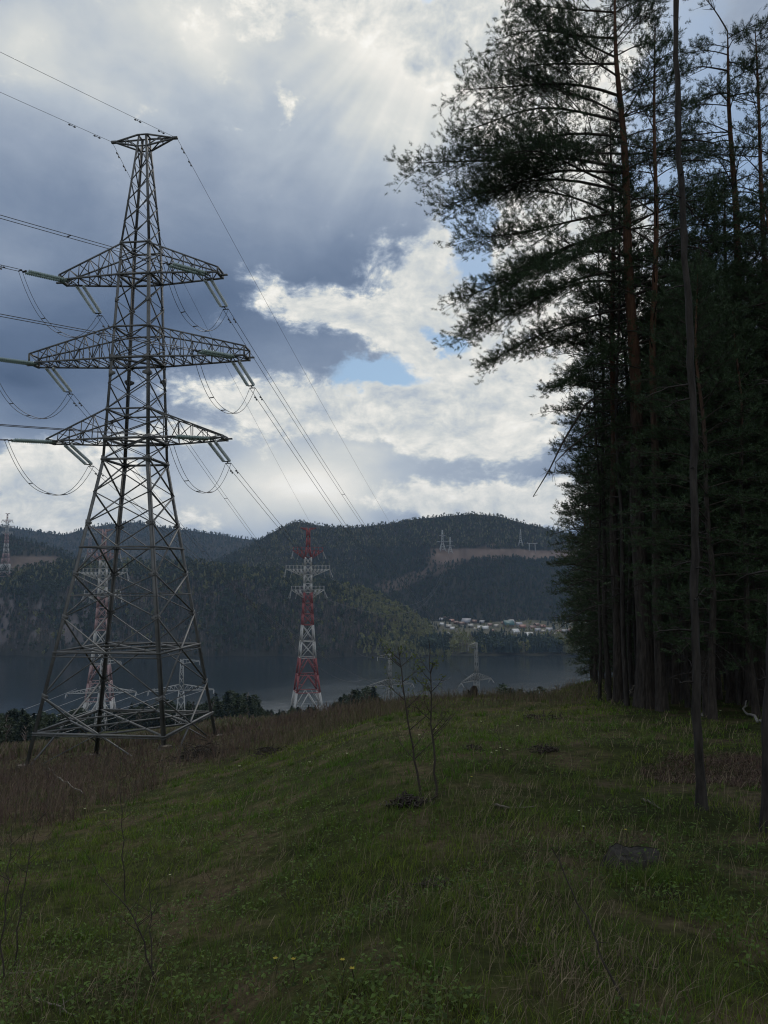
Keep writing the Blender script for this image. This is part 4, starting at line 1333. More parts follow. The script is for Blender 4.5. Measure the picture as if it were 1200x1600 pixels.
# --- second big pine, right
g2 = gp(1175, 1102)
p = Pine(20.0, .21, .15, lean=(0, 0)); D2 = g2[1]
l2 = lambda px, py, dy=0: at(px, py, D2 + dy) - g2
q_ = [(1102, 1177), (700, 1163), (400, 1152), (100, 1138), (-200, 1126)]
p.axis[:, 0] = np.interp(p.axis[:, 2], [l2(x_, y_)[2] for y_, x_ in q_], [l2(x_, y_)[0] for y_, x_ in q_]) + .03 * np.sin(p.axis[:, 2]); p.axis[:, 1] *= .3
p.trunk = MB(); p.trunk.tube(p.axis, p.rad, 14, wob=.12)
for (pt, px, py, dy) in [(85, 1062, 88, .5), (110, 1050, 130, -1), (165, 1070, 175, 1), (245, 1090, 250, 0), (320, 1060, 340, -.8), (60, 1200, 40, 0), (150, 1230, 160, .5), (230, 1240, 260, -.5), (300, 1220, 330, .8), (30, 1080, -20, 0), (380, 1080, 420, .5)]:
    z = l2(1140, pt)[2]; p.limb(z, l2(px, py, dy), sag=.12, sub=14, tuft=.14, sublen=.4, start=.3)
for q in range(60):
    z = rng.uniform(7.5, 19.6); az = rng.uniform(0, 6.28); L_ = (1 - (z - 7) / 13) * 2.6 + .8
    p.limb(z, p.ax(z) + np.array((cos(az), sin(az), rng.uniform(-.1, .35))) * L_, sag=.1, sub=14, tuft=.11)
for q in range(26): p.dead(rng.uniform(2.5, 9), rng.uniform(0, 6.28), rng.uniform(.7, 2.2))
p.finish('pine_tree', 'thick dark pine near the right edge with an orange upper trunk', g2, nb=22, ln=.105, wd=.011)

# --- the thin bare trunks close to the viewpoint
def thin_pine(base, top, r0, label, H=13.0, bark='bark_grey'):
    g = gp(*base); tp = at(top[0], top[1], g[1] + .2) - g
    k = H / tp[2]
    p = Pine(H, r0, .10); f = p.axis[:, 2] / H
    p.axis[:, 0] = tp[0] * k * f + .05 * np.sin(f * 7) * f - .02 * np.sin(f * 15); p.axis[:, 1] = .2 * f
    p.rad = r0 * ((1 - np.clip(f, 0, 1)) ** .6 * .8 + .2) * (1 + .75 * np.exp(-np.maximum(p.axis[:, 2], 0) / .14))
    p.trunk = MB(); n = 60; zz_ = np.linspace(-.2, H, n)
    A = np.stack([np.interp(zz_, p.axis[:, 2], p.axis[:, i]) for i in range(3)], 1)
    A[:, 0] += .008 * np.sin(zz_ * 5.3) + .006 * np.sin(zz_ * 11)
    p.trunk.tube(A, np.interp(zz_, p.axis[:, 2], p.rad) * (1 + .06 * np.sin(zz_ * 9) + .05 * np.sin(zz_ * 23)), 12, wob=.12)
    for q in range(22): p.dead(rng.uniform(1.2, 8.5), rng.uniform(0, 6.28), rng.uniform(.06, .5), .25)
    p.auto(H * .72, 16, .9, sub=6, tuft=.12)
    return p.finish('pine_tree', label, g, nb=12, ln=.09, wd=.012, bark=bark)


thin_pine((1096, 1266), (1056, 20), .043, 'slender bare pine trunk standing alone in front of the forest edge')
thin_pine((1197, 1300), (1197, 900), .045, 'slender trunk cut by the right edge of the photo')

# --- forest variants
def variant(H, r0, z0, n, Lmax, label, tuft=.15, sub=10, dead=18, bark='bark', nb=18, ln=.12, wd=.0165, shape='pine', loc=(0, 0, 0)):
    p = Pine(H, r0, .3)
    p.auto(z0, n, Lmax, tuft=tuft, sub=sub, shape=shape)
    for q in range(dead): p.dead(rng.uniform(min(1.8, z0 * .5), z0 + .8), rng.uniform(0, 6.28), rng.uniform(.4, 1.5))
    return p.finish('pine_tree', label, loc, nb=nb, ln=ln, wd=wd, bark=bark)


FG = 'trees of the dark forest edge'
LAB = {'tall': 'tall pine with a medium trunk inside the dark forest', 'pole': 'thin pole-like pine trunk inside the dark forest', 'full': 'pine with low full branches inside the dark forest', 'young': 'young leafy pine at the left end of the forest edge'}
VAR = {'tall': [variant(20, .15, 6.5, 60, 2.4, LAB['tall']), variant(21.5, .17, 7.0, 60, 2.6, LAB['tall']), variant(17.5, .12, 5.0, 60, 2.2, LAB['tall'])],
       'pole': [variant(12.5, .055, 5.2, 38, 1.4, LAB['pole'], dead=18, bark='bark_grey'), variant(14, .07, 5.5, 42, 1.5, LAB['pole'], dead=22, bark='bark_grey')],
       'full': [variant(13.5, .12, 2.4, 74, 2.6, LAB['full']), variant(12, .10, 2.0, 68, 2.4, LAB['full'])],
       'young': [variant(9, .075, .9, 56, 1.7, LAB['young'], dead=4), variant(11, .09, 1.6, 60, 1.9, LAB['young'], dead=4)]}
used = {}
rngf = np.random.default_rng(23)


def plant(kind, x, y, scale=1.0, label=None, tilt=(0, 0)):
    vs = VAR[kind]; i = int(rngf.integers(len(vs))); v = vs[i]; loc = (x, y, gz(x, y) - .05)
    rz = rngf.uniform(0, 6.28)
    if not used.get((kind, i)):
        used[kind, i] = True
        v.location = loc; v.rotation_euler = (tilt[0], tilt[1], rz); v.scale = (scale,) * 3; v['label'] = label or LAB[kind]; v['group'] = FG
        return v
    return copy_thing(v, loc, rz, scale, label or LAB[kind], FG, tilt)


# trunks that can be told apart in the picture
SPOT = [('tall', 1034, 1112, .95, 'dark pine trunk standing right against the large pine'), ('pole', 938, 1096, .95, 'thin pole at the left end of the row of bare trunks'), ('pole', 951, 1096, 1.1, 'second thin pole from the left end of the row of bare trunks'),
        ('tall', 967, 1100, .85, 'reddish trunk left of the large pine, thickest of its row'), ('pole', 978, 1102, 1.25, 'slim trunk leaning on a fallen stick left of the large pine'), ('pole', 987, 1088, 1.1, None), ('pole', 996, 1088, 1.1, None),
        ('pole', 1066, 1094, 1.15, None), ('pole', 1074, 1106, .95, None), ('pole', 1110, 1112, 1.1, 'slim trunk just right of the slender bare pine, beside a pale fallen stick'), ('full', 1122, 1092, .9, None),
        ('tall', 1142, 1098, .8, None), ('pole', 1156, 1102, 1.1, None), ('pole', 1192, 1104, 1.0, None), ('tall', 1060, 1085, .9, None), ('full', 1045, 1082, 1.0, None), ('full', 1090, 1085, 1.0, None), ('full', 1160, 1088, 1.0, None), ('full', 1205, 1095, 1.0, None), ('tall', 1220, 1105, 1.0, None)]
placed = [(g[0], g[1]), (g2[0], g2[1])]
for kd, px, py, s_, lb in SPOT:
    q = gp(px, py); plant(kd, q[0], q[1], s_, lb, (rngf.normal() * .012, rngf.normal() * .012)); placed.append((q[0], q[1]))


def edge_x(y): return np.interp(y, [14, 18, 24, 30, 40, 55, 70], [6.8, 6.2, 7.2, 8.4, 10.6, 14.0, 18.0])


# the receding edge with branches down to the ground
for y in (25, 28, 31.5, 35, 39, 43, 48, 54):
    for q in range(2):
        x = edge_x(y) + rngf.uniform(.1, .9) + q * 1.5
        if all(hypot(x - a, y - b) > .9 for a, b in placed):
            plant('young' if y > 30 or q else 'full', x, y + rngf.uniform(-.8, .8), rngf.uniform(.85, 1.2), None); placed.append((x, y))
n_try = 0; cnt = 0
while cnt < 105 and n_try < 4000:
    n_try += 1
    y = 17 + 45 * rngf.random() ** 1.2; x = edge_x(y) + rngf.random() * (y * .5 + 5 - edge_x(y)) if y * .55 + 6 > edge_x(y) else edge_x(y)
    x = edge_x(y) + .3 + rngf.random() * max(2.0, y * .56 + 2 - edge_x(y))
    if any(hypot(x - a, y - b) < 1.05 for a, b in placed): continue
    kd = rngf.choice(['tall', 'pole', 'full', 'young'], p=[.16, .26, .48, .10] if y < 30 else [.3, .2, .35, .15])
    plant(kd, x, y, rngf.uniform(.85, 1.15), None, (rngf.normal() * .012, rngf.normal() * .012)); placed.append((x, y)); cnt += 1
# deeper wood that only closes the gaps between the trunks
for q in range(36):
    y = rngf.uniform(62, 88); x = y * rngf.uniform(.28, .56)
    plant(rngf.choice(['tall', 'full', 'young']), x, y, rngf.uniform(.9, 1.2))

# ------------------------------------------------------------------ meadow
FIELD_U = lambda x, y: x / np.maximum(y, .1)


def brown_left(x, y):
    u = x / y; r = np.hypot(x, y)
    e = np.interp(u, [-.6, -.45, -.32, -.22, -.12, -.02, .08, .2], [10.5, 13, 17.5, 23, 25, 25.5, 26.5, 40])
    return sstep(0, 1, (r - e) / (e * .12) + (fbm(x / 1.8, y / 1.8, 61, 3) - .5) * 2.4)


def litter_mask(x, y):
    q = gp_lit
    d = ((x - q[0]) / 1.35) ** 2 + ((y - q[1]) / 1.3) ** 2
    return np.clip(1.25 - d - (fbm(x / .8, y / .8, 7, 3) - .5) * 1.6, 0, 1) ** .5


gp_lit = gp(1178, 1208)
def shade_floor(x, y): return sstep(-.6, 1.6, x - edge_x(np.maximum(y, 14)) + (fbm(x / 1.5, y / 1.5, 8, 3) - .5) * 3) * (y > 12)


def strip(mb, base, d0, L, W, curl, tint, seg=2):
    """n thin bent blades; base (n,3), heading (n,), length, width, bend"""
    n = len(base); h = np.stack([np.cos(d0), np.sin(d0), np.zeros(n)], 1); p = np.stack([-np.sin(d0 + 1.1), np.cos(d0 + 1.1), np.zeros(n)], 1)
    rows = []
    for k in range(seg + 1):
        f = k / seg
        c = base + h * (L * curl * f * f)[:, None]; c[:, 2] += L * f * np.sqrt(np.maximum(.05, 1 - np.minimum(curl, .98) ** 2 * f))
        w = (W * (1 - f ** 1.5) * .5)[:, None]
        rows.append((c - p * w, c + p * w) if k < seg else (c,))
    V = []; 
    for r_ in rows: V += list(r_)
    nv = len(V); V = np.stack(V, 1)
    T = []
    for k in range(seg):
        a = 2 * k
        if k < seg - 1: T += [(a, a + 1, a + 3), (a, a + 3, a + 2)]
        else: T += [(a, a + 1, a + 2)]
    T = np.array(T)[None] + (np.arange(n) * nv)[:, None, None]
    tc = np.repeat(tint[:, None], nv, 1) * np.linspace(.75, 1.15, nv)[None, :, None] ** 0
    mb.add(V.reshape(-1, 3), T=T.reshape(-1, 3), tint=tc.reshape(-1, 3))


def spots(n, rmin, rmax, u0=-.60, u1=.60, clump=0):
    r = np.exp(rng.uniform(np.log(rmin), np.log(rmax), n)); az = rng.uniform(atan(u0), atan(u1), n)
    x, y = r * np.sin(az), r * np.cos(az)
    if clump:
        m_ = n // clump; cx = np.repeat(x[:m_], clump); cy = np.repeat(y[:m_], clump); rr_ = np.repeat(r[:m_], clump)
        x = cx + rng.normal(size=len(cx)) * (.035 + .004 * rr_); y = cy + rng.normal(size=len(cx)) * (.035 + .004 * rr_)
    return x, y


G1 = np.array((.062, .128, .016)); G2 = np.array((.135, .178, .026)); STRAW = np.array((.26, .21, .13)); STRAW2 = np.array((.14, .105, .07)); RED = np.array((.13, .083, .068))
gm = MB(); n = 150000
x, y = spots(n, 1.6, 62, clump=6); n = len(x); r = np.hypot(x, y)
dens = fbm(x / 1.3, y / 1.3, 31, 4); pat = fbm(x / 4.5, y / 4.5, 37, 3)
bl = brown_left(x, y); lt = litter_mask(x, y); sf = shade_floor(x, y)
keep = (rng.random(n) < np.clip((dens - .30) * 3.4, .10, 1)) & (rng.random(n) > bl * .86) & (rng.random(n) > lt * .96) & (rng.random(n) > sf * .8)
x, y, r, dens, pat = x[keep], y[keep], r[keep], dens[keep], pat[keep]; n = len(x)
base = np.stack([x, y, ground_z(x, y) - .01], 1)
Lh = (.035 + .105 * rng.random(n) ** 1.8) * (.55 + .9 * dens) * np.interp(r, [2, 20, 60], [.85, 1.15, 1.3]); W = np.maximum(.0035 + .003 * rng.random(n), r * .00075)
pat = np.clip((pat - .5) * 2.6 + .5, 0, 1); col = G1[None] * (1 - pat[:, None]) + G2[None] * pat[:, None]; col = col * (.45 + 1.1 * rng.random((n, 1)))
strip(gm, base, rng.random(n) * 6.28, Lh, W, .15 + .7 * rng.random(n), col, 3)
# tussocks
n = 1500; x, y = spots(n, 2.2, 45); m_ok = (rng.random(n) > brown_left(x, y) * .7) & (rng.random(n) > litter_mask(x, y)) & (rng.random(n) > shade_floor(x, y) * .7); x, y = x[m_ok], y[m_ok]
q_ = gp(990, 1368); x = np.concatenate([x, q_[0] + rng.normal(size=16) * .16]); y = np.concatenate([y, q_[1] - .12 - .10 * rng.random(16)])
k_ = 26; cx = np.repeat(x, k_); cy = np.repeat(y, k_); sz = np.repeat(.5 + .8 * rng.random(len(x)), k_); n = len(cx)
x = cx + rng.normal(size=n) * .045 * sz; y = cy + rng.normal(size=n) * .045 * sz; r = np.hypot(x, y)
base = np.stack([x, y, ground_z(x, y) - .01], 1); tb = np.repeat(rng.random((len(cx) // k_, 1)), k_, 0)
col = (G1 * (1 - tb) + np.array((.13, .145, .045)) * tb) * (.55 + .8 * rng.random((n, 1)))
strip(gm, base, np.arctan2(y - cy, x - cx) + rng.normal(size=n) * .4, (.08 + .11 * rng.random(n)) * sz, np.maximum(.005, r * .0008), .25 + .6 * rng.random(n), col, 3)
# broad leaves of low weeds
n = 52000; x, y = spots(n, 1.8, 40, clump=5); n = len(x); r = np.hypot(x, y)
wd = fbm(x / 1.1, y / 1.1, 91, 3)
keep = (wd > .47) & (rng.random(n) > brown_left(x, y) * .9) & (rng.random(n) > litter_mask(x, y)) & (rng.random(n) > shade_floor(x, y) * .7); x, y, r = x[keep], y[keep], r[keep]; n = len(x)
base = np.stack([x, y, ground_z(x, y) + rng.random(n) * .10], 1); hd = rng.random(n) * 6.28; Ls = (.014 + .022 * rng.random(n)) * np.interp(r, [2, 30], [1, 1.8])
hv = np.stack([np.cos(hd), np.sin(hd), rng.uniform(-.1, .7, n)], 1); pv = np.stack([-np.sin(hd), np.cos(hd), rng.normal(size=n) * .3], 1)
V = np.stack([base, base + hv * (Ls * .5)[:, None] + pv * (Ls * .3)[:, None], base + hv * Ls[:, None] - (0, 0, .008), base + hv * (Ls * .5)[:, None] - pv * (Ls * .3)[:, None]], 1)
col = np.array((.066, .105, .022)) * (.4 + 1.3 * rng.random((n, 1)))
gm.add(V.reshape(-1, 3), Q=np.arange(n * 4).reshape(-1, 4), tint=np.repeat(col, 4, 0))
tag(gm.build('grass', M['grass']), 'short green spring grass and low weeds covering the sloping meadow', 'grass', kind='stuff')

# last year's straw and stalks
dm = MB(); n = 90000
x, y = spots(n, 1.6, 70, clump=4); n = len(x); r = np.hypot(x, y)
dn = fbm(x / 1.0, y / 1.0, 131, 4); bl = brown_left(x, y)
keep = (rng.random(n) < np.clip((dn - .50) * 4, .06, 1) * .6 + bl * .5) & (rng.random(n) > litter_mask(x, y) * .7) & (rng.random(n) > shade_floor(x, y) * .75)
x, y, r, bl = x[keep], y[keep], r[keep], bl[keep]; n = len(x)
base = np.stack([x, y, ground_z(x, y) + .005], 1)
Lh = (.08 + .22 * rng.random(n) ** 1.5) * (1 + bl * .7); W = np.maximum(.003 + .003 * rng.random(n), r * .0007)
lying = rng.random(n) < .55
curl = np.where(lying, .97, .2 + .5 * rng.random(n))
w_ = rng.random((n, 1)); col = STRAW * w_ + STRAW2 * (1 - w_); col = col * (1 - bl[:, None] * .55) + RED * bl[:, None] * .55; col *= (.45 + .8 * rng.random((n, 1)))
strip(dm, base, rng.random(n) * 6.28, Lh, W, curl, col, 2)
n = 5200; x, y = spots(n, 2.5, 55); ok_ = rng.random(n) > shade_floor(x, y); x, y = x[ok_], y[ok_]; n = len(x); r = np.hypot(x, y)
base = np.stack([x, y, ground_z(x, y)], 1); col = (STRAW * .8 + STRAW2 * .2) * (.5 + .8 * rng.random((n, 1)))
strip(dm, base, rng.random(n) * 6.28, .10 + .22 * rng.random(n) ** 1.7, np.maximum(.003, r * .00055), .1 + .75 * rng.random(n), col, 3)
tag(dm.build('dry_grass', M['stems']), 'dead straw and matted last year grass lying through the meadow', 'dry grass', kind='stuff')

# reddish dry shrubs and stalks round the pylon and along the crest
bm_ = MB(); n = 30000
x, y = spots(n, 8, 82, -.58, .22, clump=3); n = len(x); r = np.hypot(x, y); bl = brown_left(x, y); u = x / y
keep = (rng.random(n) < bl * np.interp(u, [-.5, -.2, 0, .15, .22], [1, 1, .95, .6, .1]) * np.clip((fbm(x / 2.6, y / 2.6, 77, 3) - .25) * 2.2, .05, 1))
x, y, r = x[keep], y[keep], r[keep]; n = len(x)
base = np.stack([x, y, ground_z(x, y) - .02], 1); Lh = (.22 + .60 * rng.random(n) ** 1.6) * (.45 + .9 * fbm(x / 2.2, y / 2.2, 55, 3))
col = np.array([(.150, .098, .082), (.17, .13, .09), (.115, .085, .072)])[rng.integers(3, size=n)] * (.6 + .7 * rng.random((n, 1)))
hd = rng.random(n) * 6.28; W = np.maximum(.006, r * .0007)
strip(bm_, base, hd, Lh, W, .1 + .4 * rng.random(n), col, 3)
# the slope below the pylon and the soft scrub on the crest
xs, ys = spots(20000, 72, 240, -.62, -.06, clump=3); xc, yc = spots(15000, 23, 36, -.16, .27, clump=3); kc = rng.random(len(xc)) < .25 + .75 * (fbm(xc / 1.6, yc / 1.6, 19, 3) > .5)
xc, yc = xc[kc], yc[kc]; x2 = np.concatenate([xs, xc]); y2 = np.concatenate([ys, yc]); n2 = len(x2); r2 = np.hypot(x2, y2); far2 = r2 > 60
b2_ = np.stack([x2, y2, ground_z(x2, y2) - .02], 1); L2 = np.where(far2, .6 + .9 * rng.random(n2), .14 + .42 * rng.random(n2) ** 1.8)
c2 = np.array([(.150, .105, .082), (.175, .14, .09), (.11, .115, .05)])[rng.integers(3, size=n2)] * (.6 + .7 * rng.random((n2, 1)))
strip(bm_, b2_, rng.random(n2) * 6.28, L2, np.where(far2, r2 * .0022, np.maximum(.006, r2 * .0006)), .1 + .5 * rng.random(n2), c2, 3)
for q in range(4):      # side twigs
    f = rng.uniform(.3, .85, n); b2 = base + np.stack([np.cos(hd) * Lh * .25 * f * f, np.sin(hd) * Lh * .25 * f * f, Lh * f * .9], 1)
    strip(bm_, b2, rng.random(n) * 6.28, Lh * rng.uniform(.2, .45, n), W * .8, .3 + .5 * rng.random(n), col * 1.05, 2)
tag(bm_.build('dry_undergrowth', M['stems']), 'reddish brown thicket of leafless stalks round the pylon foot and along the crest', 'undergrowth', kind='stuff')

# needle litter patch by the slender pine
lm = MB(); n = 16000
x = gp_lit[0] + rng.normal(size=n) * 1.5; y = gp_lit[1] + rng.normal(size=n) * 1.2
keep = litter_mask(x, y) > .35; x, y = x[keep], y[keep]; n = len(x)
base = np.stack([x, y, ground_z(x, y) + .006], 1)
col = np.array([(.085, .05, .036), (.06, .036, .028), (.12, .085, .06)])[rng.integers(3, size=n)] * (.6 + .7 * rng.random((n, 1)))
strip(lm, base, rng.random(n) * 6.28, .05 + .09 * rng.random(n), .008 + .006 * rng.random(n), np.full(n, .975), col, 2)
tag(lm.build('needle_litter', M['stems']), 'brown patch of fallen needles and bark beside the slender bare pine', 'needle litter', kind='stuff')

# ------------------------------------------------------------------ saplings, sticks, stump
def sapling(label, stems, leaves=True, name='sapling', cat='sapling', leafcol=(.10, .125, .035), bush=10, nleaf=260, rad=.012, side=14):
    """stems: list of pixel polylines [(px,py) base .. tip]"""
    g = gp(*stems[0][0]); t = thing(name, label, cat, g)
    leafc = []; 
    for sp in stems:
        gb = gp(*sp[0]); D = gb[1]
        P = np.array([gb - g] + [at(a, b, D + .08 * i) - g for i, (a, b) in enumerate(sp[1:], 1)])
        P[0][2] -= .05
        u = np.linspace(0, 1, 14); k = np.linspace(0, 1, len(P)); Pc = np.stack([np.interp(u, k, P[:, i]) for i in range(3)], 1); Pc[1:-1] += rng.normal(size=(12, 3)) * .008
        L = np.linalg.norm(P[-1] - P[0]); m_ = MB()
        m_.tube(Pc, np.linspace(rad, rad * .25, 14), 6)
        for q in range(side):
            f = rng.uniform(.22, .97); b = np.array([np.interp(f, u, Pc[:, i]) for i in range(3)]); az = rng.uniform(0, 6.28); l_ = L * .28 * (1.15 - f) * rng.uniform(.6, 1.3) + .06
            e = b + np.array((cos(az) * .75, sin(az) * .75, .65)) * l_; mid = (b + e) / 2 + (0, 0, -.04 * l_)
            m_.tube(np.stack([b, mid, e]), [rad * .4, rad * .28, rad * .12], 4, cap=False)
            for w in range(3):
                e2 = mid + (e - mid) * rng.random() ; e3 = e2 + (np.array((cos(az), sin(az), .6)) * .4 + rng.normal(size=3) * .45) * l_ * .45
                m_.tube(np.stack([e2, e3]), [rad * .2, rad * .1], 3, cap=False); leafc += [e2 * (1 - h_) + e3 * h_ for h_ in (.4, .7, 1)]
            leafc += [b * (1 - h_) + e * h_ for h_ in (.55, .75, .9, 1)]
        m_.build('stem', M['twig'], t)
    if leaves:
        lf = MB(); c = np.array(leafc); c = c[rng.integers(len(c), size=nleaf)] + rng.normal(size=(nleaf, 3)) * .025
        n = nleaf; d = rng.normal(size=(n, 3)); d /= np.linalg.norm(d, axis=1)[:, None]; p_ = np.cross(d, rng.normal(size=(n, 3))); p_ /= np.linalg.norm(p_, axis=1)[:, None]
        s_ = (.011 + .012 * rng.random((n, 1)))
        V = np.stack([c, c + d * s_ + p_ * s_ * .55, c + d * s_ * 2, c + d * s_ - p_ * s_ * .55], 1)
        lf.add(V.reshape(-1, 3), Q=np.arange(n * 4).reshape(-1, 4), tint=np.repeat(np.array(leafcol) * (.7 + .7 * rng.random((n, 1))), 4, 0))
        lf.build('foliage', M['leaf'], t)
    return t


sapling('two-stemmed sapling with small fresh leaves in the middle of the meadow', [[(658, 1243), (648, 1180), (636, 1120), (628, 1050), (622, 1010)], [(682, 1246), (678, 1180), (675, 1120), (672, 1060), (670, 1000)]], nleaf=520, rad=.016, side=14)
sapling('bare dark sapling with a straight stem in the lower left grass', [[(196, 1408), (192, 1330), (190, 1260), (187, 1200), (184, 1150)]], leaves=False, rad=.006, side=9)
sapling('bare leaning sapling rising beside the lower left corner', [[(20, 1520), (32, 1420), (48, 1330), (64, 1262)], [(4, 1545), (6, 1440), (14, 1370), (18, 1290)]], leaves=False, rad=.006, side=8)
sapling('thin bare shoot leaning right in the lower left grass', [[(246, 1530), (215, 1440), (170, 1385), (132, 1330)]], leaves=False, rad=.006, side=6)
sapling('thin bare shoot in front of the leafy meadow, lower left quarter', [[(243, 1540), (238, 1480), (234, 1410), (232, 1350)]], leaves=False, rad=.005, side=6)
sapling('small bare shoot standing on the meadow right of the two-stemmed sapling', [[(790, 1190), (784, 1165), (775, 1140), (770, 1128)]], leaves=True, nleaf=40, rad=.006, side=5)


def stick(label, pts, r, mat='dead_wood', lift=.02, name='stick', depth_up=None):
    g = gp(*pts[0]); t0 = g
    P = []
    for i, (a, b) in enumerate(pts):
        q = gp(a, b) if not depth_up else at(a, b, g[1] + depth_up * i)
        P.append(q - g + (0, 0, lift if not depth_up else 0))
    P = np.array(P); u = np.linspace(0, 1, 12); k = np.linspace(0, 1, len(P)); Pc = np.stack([np.interp(u, k, P[:, i]) for i in range(3)], 1)
    Pc[1:-1] += rng.normal(size=(10, 3)) * r * .6
    m_ = MB(); m_.tube(Pc, np.linspace(r, r * .45, 12), 6, wob=.2)
    for q in range(3):
        i = rng.integers(3, 11); e = Pc[i] + rng.normal(size=3) * (.08, .08, .05) + (0, 0, .04)
        m_.tube(np.stack([Pc[i], e]), [r * .4, r * .15], 4)
    o = m_.build(name, M[mat], loc=[float(c) for c in g]); return tag(o, label, name.replace('_', ' '))


stick('dark leaning stick stuck in the grass at lower right', [(975, 1566), (940, 1500), (918, 1440), (890, 1385), (862, 1325)], .006, 'twig', depth_up=.06)
stick('pale dead stick lying in the grass near the lower left corner', [(-10, 1527), (40, 1525), (98, 1523)], .009)
stick('thin dead stick lying among grass at the bottom left', [(52, 1566), (90, 1580), (118, 1592)], .007)
stick('pale crooked branch lying at the foot of the forest by the right edge', [(1196, 1134), (1180, 1128), (1166, 1118), (1161, 1106), (1170, 1092)], .035, 'birch', .06, 'fallen_branch')
stick('short pale stick lying at the forest foot right of the slender pine', [(1098, 1120), (1106, 1118), (1116, 1115)], .05, 'birch', .05)
stick('long thin stick lying across grass right of the two-stemmed sapling', [(772, 1262), (800, 1267), (836, 1264)], .012)
stick('thin stick lying left of the slender bare pine', [(1004, 1252), (1018, 1258), (1032, 1266)], .014)
stick('grey dead branch lying on the brown thicket at left', [(75, 1208), (98, 1232), (130, 1254)], .03, lift=.2, name='dead_branch')
stick('short leaning dead stick between trunks left of the large pine', [(975, 1092), (985, 1080), (998, 1066)], .03, depth_up=.1)

# the old stump
g = gp(990, 1352); st = thing('tree_stump', 'old weathered tree stump sunk in the grass at lower right', 'stump', g)
m_ = MB(); k = 22; th = np.arange(k) * 2 * pi / k; sr = .155
rows = []
for z, f in ((-.14, 1.5), (.0, 1.28), (.04, 1.1), (.075, 1.0), (.085, .94)):
    rad_ = sr * f * (1 + .12 * np.sin(th * 3 + 1) + .07 * np.sin(th * 7) + .04 * rng.normal(size=k))
    rows.append(np.stack([rad_ * np.cos(th) * 1.15, rad_ * np.sin(th), z + .012 * np.sin(th * 3 + .5) * (z > .04) + .006 * rng.normal(size=k) * (z > .04) + .09 * np.sin(th) * sr * (z > .04)], 1))
V = np.concatenate(rows); i = np.arange(4)[:, None] * k; j = np.arange(k)[None]; j2 = (j + 1) % k
m_.add(V, Q=np.stack([i + j, i + j2, i + k + j2, i + k + j], -1).reshape(-1, 4)); m_.build('bark', M['bark'], st)
m_ = MB(); top = rows[-1] - (0, 0, .004); inn = top * (.5, .5, 1) - (0, 0, .02) + rng.normal(size=(k, 3)) * .008; V = np.vstack([top, inn, [(0, 0, .065)]])
m_.add(V, Q=[(q, (q + 1) % k, k + (q + 1) % k, k + q) for q in range(k)], T=[(k + q, k + (q + 1) % k, 2 * k) for q in range(k)])
M['stump_top'] = simple_mat('weathered_cut_wood', (.018, .016, .014), (.062, .055, .048), 18, .95, bmp=.6)
m_.build('cut_top', M['stump_top'], st)


def brush(label, px, py, w, h, n=120, cat='brush pile', name='brush_pile', col='twig'):
    g = gp(px, py); W = w * g[1] / F; Hh = .6 * h * g[1] / F; m_ = MB()
    for q in range(n):
        a = rng.normal(size=3) * (W * .28, W * .2, 0); a[2] = abs(rng.normal()) * Hh * .4 * max(.15, 1 - abs(a[0]) / W)
        d = rng.normal(size=3) * (1, 1, .45); d /= np.linalg.norm(d); l_ = W * rng.uniform(.12, .45)
        m_.tube(np.stack([a - d * l_ / 2, a + rng.normal(size=3) * .02 * W, a + d * l_ / 2]), [.006 + W * .004, .006 + W * .005, .003], 4, cap=False)
    o = m_.build(name, M[col], loc=[float(c) for c in g]); return tag(o, label, cat)


brush('dark heap of cut branches at the right foot of the big pylon', 318, 1186, 84, 40, 260)
brush('small dark heap of twigs on the brown grass left of the meadow', 424, 1176, 40, 20, 120)
brush('dark clump of twigs on the meadow above the pale flowers', 738, 1172, 26, 14, 90)
brush('dark clump of twigs in the grass at the middle right of the meadow', 852, 1176, 36, 22, 120)
brush('dark twig pile at the foot of the two-stemmed sapling', 640, 1258, 56, 24, 170)
brush('low matted clump of dark twigs and dead grass in the foreground grass', 690, 1385, 56, 9, 90)
brush('grey litter of twigs on the crest of the meadow', 845, 1123, 60, 6, 60)
# charred stub on the crest
g = gp(740, 1090); m_ = MB(); m_.tube([(0, 0, -.2), (0, .02, .15), (.03, 0, .3), (.05, 0, .42)], [.13, .14, .12, .07], 9, wob=.35); m_.tube([(-.12, 0, .1), (-.2, 0, .28)], [.05, .03], 6)
tag(m_.build('burnt_stub', M['twig'], loc=[float(c) for c in g]), 'small dark burnt stub standing on the meadow crest', 'stub')

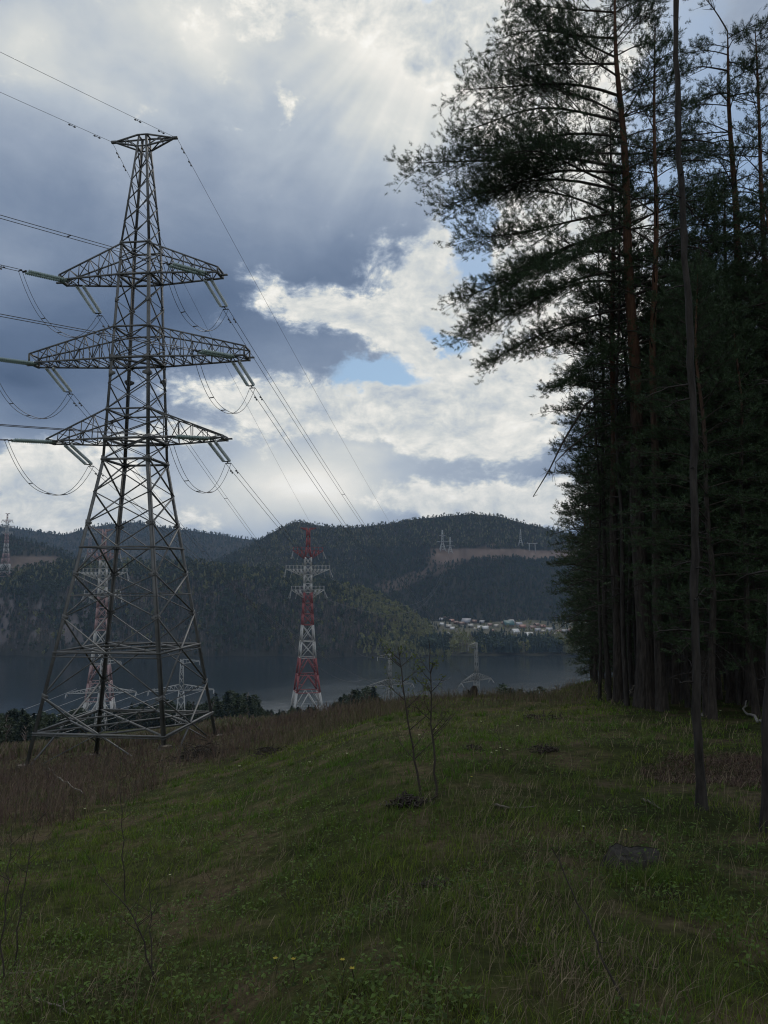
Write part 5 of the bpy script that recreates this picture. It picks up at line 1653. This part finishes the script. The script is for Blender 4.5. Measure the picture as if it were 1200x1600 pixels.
# flowers
def flower(px, py, col, s=.022, h=.16):
    g = gp(px, py); t = thing('wildflower', ('pale' if col[2] > .2 else 'yellow') + ' wildflower in the meadow grass', 'flower', g, 0, 'pale wildflowers' if col[2] > .2 else 'yellow wildflowers')
    s = max(s * .55, g[1] * .0015); h = min(h, .05 + g[1] * .012)
    m_ = MB(); m_.tube([(0, 0, 0), (.01, 0, h * .5), (0, 0, h)], .002, 4); m_.build('stalk', M['twig'], t)
    m_ = MB()
    for k in range(5):
        a = k * 2 * pi / 5 + px; d = np.array((cos(a), sin(a), .45)); q = np.array((-sin(a), cos(a), 0))
        m_.add([(0, 0, h), d * s * .7 + q * s * .45 + (0, 0, h), d * s * 1.25 + (0, 0, h), d * s * .7 - q * s * .45 + (0, 0, h)], Q=[(0, 1, 2, 3)], tint=col)
    m_.build('petals', M['petal'], t)


PALE = (.55, .55, .33); YEL = (.50, .40, .06)
for px, py in ((265, 1392), (163, 1280), (132, 1277), (782, 1186), (776, 1192), (768, 1195), (793, 1190), (752, 1140), (655, 1164), (484, 1206), (542, 1193), (374, 1208), (905, 1293), (681, 1152), (912, 1317), (1126, 1122), (809, 1148)): flower(px, py, PALE)
for px, py in ((535, 1533), (458, 1532), (978, 1322), (737, 1236), (550, 1548), (430, 1530)): flower(px, py, YEL)

# ------------------------------------------------------------------ haze
mb = MB(); mb.box((0, 1500, 115), 15000, 13000, 570)
hz = mb.build('haze', [])
hm = bpy.data.materials.new('haze_air'); hm.use_nodes = True; ht = hm.node_tree
ht.nodes.remove(ht.nodes['Principled BSDF'])
pv = ht.nodes.new('ShaderNodeVolumePrincipled'); pv.inputs['Color'].default_value = (.50, .70, 1.0, 1); pv.inputs['Density'].default_value = HAZE
pv.inputs['Anisotropy'].default_value = .2
ht.links.new(pv.outputs[0], ht.nodes['Material Output'].inputs['Volume'])
hz.data.materials.append(hm)
tag(hz, 'thin blue air haze over the river valley', 'haze', kind='stuff')

# ------------------------------------------------------------------ render settings
sc.view_settings.view_transform = 'Standard'; sc.view_settings.look = 'None'; sc.view_settings.exposure = 0; sc.view_settings.gamma = 1
sc.render.engine = 'CYCLES'
cy = sc.cycles
cy.use_denoising = DENOISE
try: cy.denoiser = 'OPENIMAGEDENOISE'
except Exception: pass
cy.max_bounces = 5; cy.diffuse_bounces = 3; cy.glossy_bounces = 2; cy.transmission_bounces = 3; cy.volume_bounces = 1; cy.transparent_max_bounces = 4
cy.caustics_reflective = False; cy.caustics_refractive = False
cy.filter_width = 1.15; cy.use_adaptive_sampling = False
sc.render.film_transparent = False
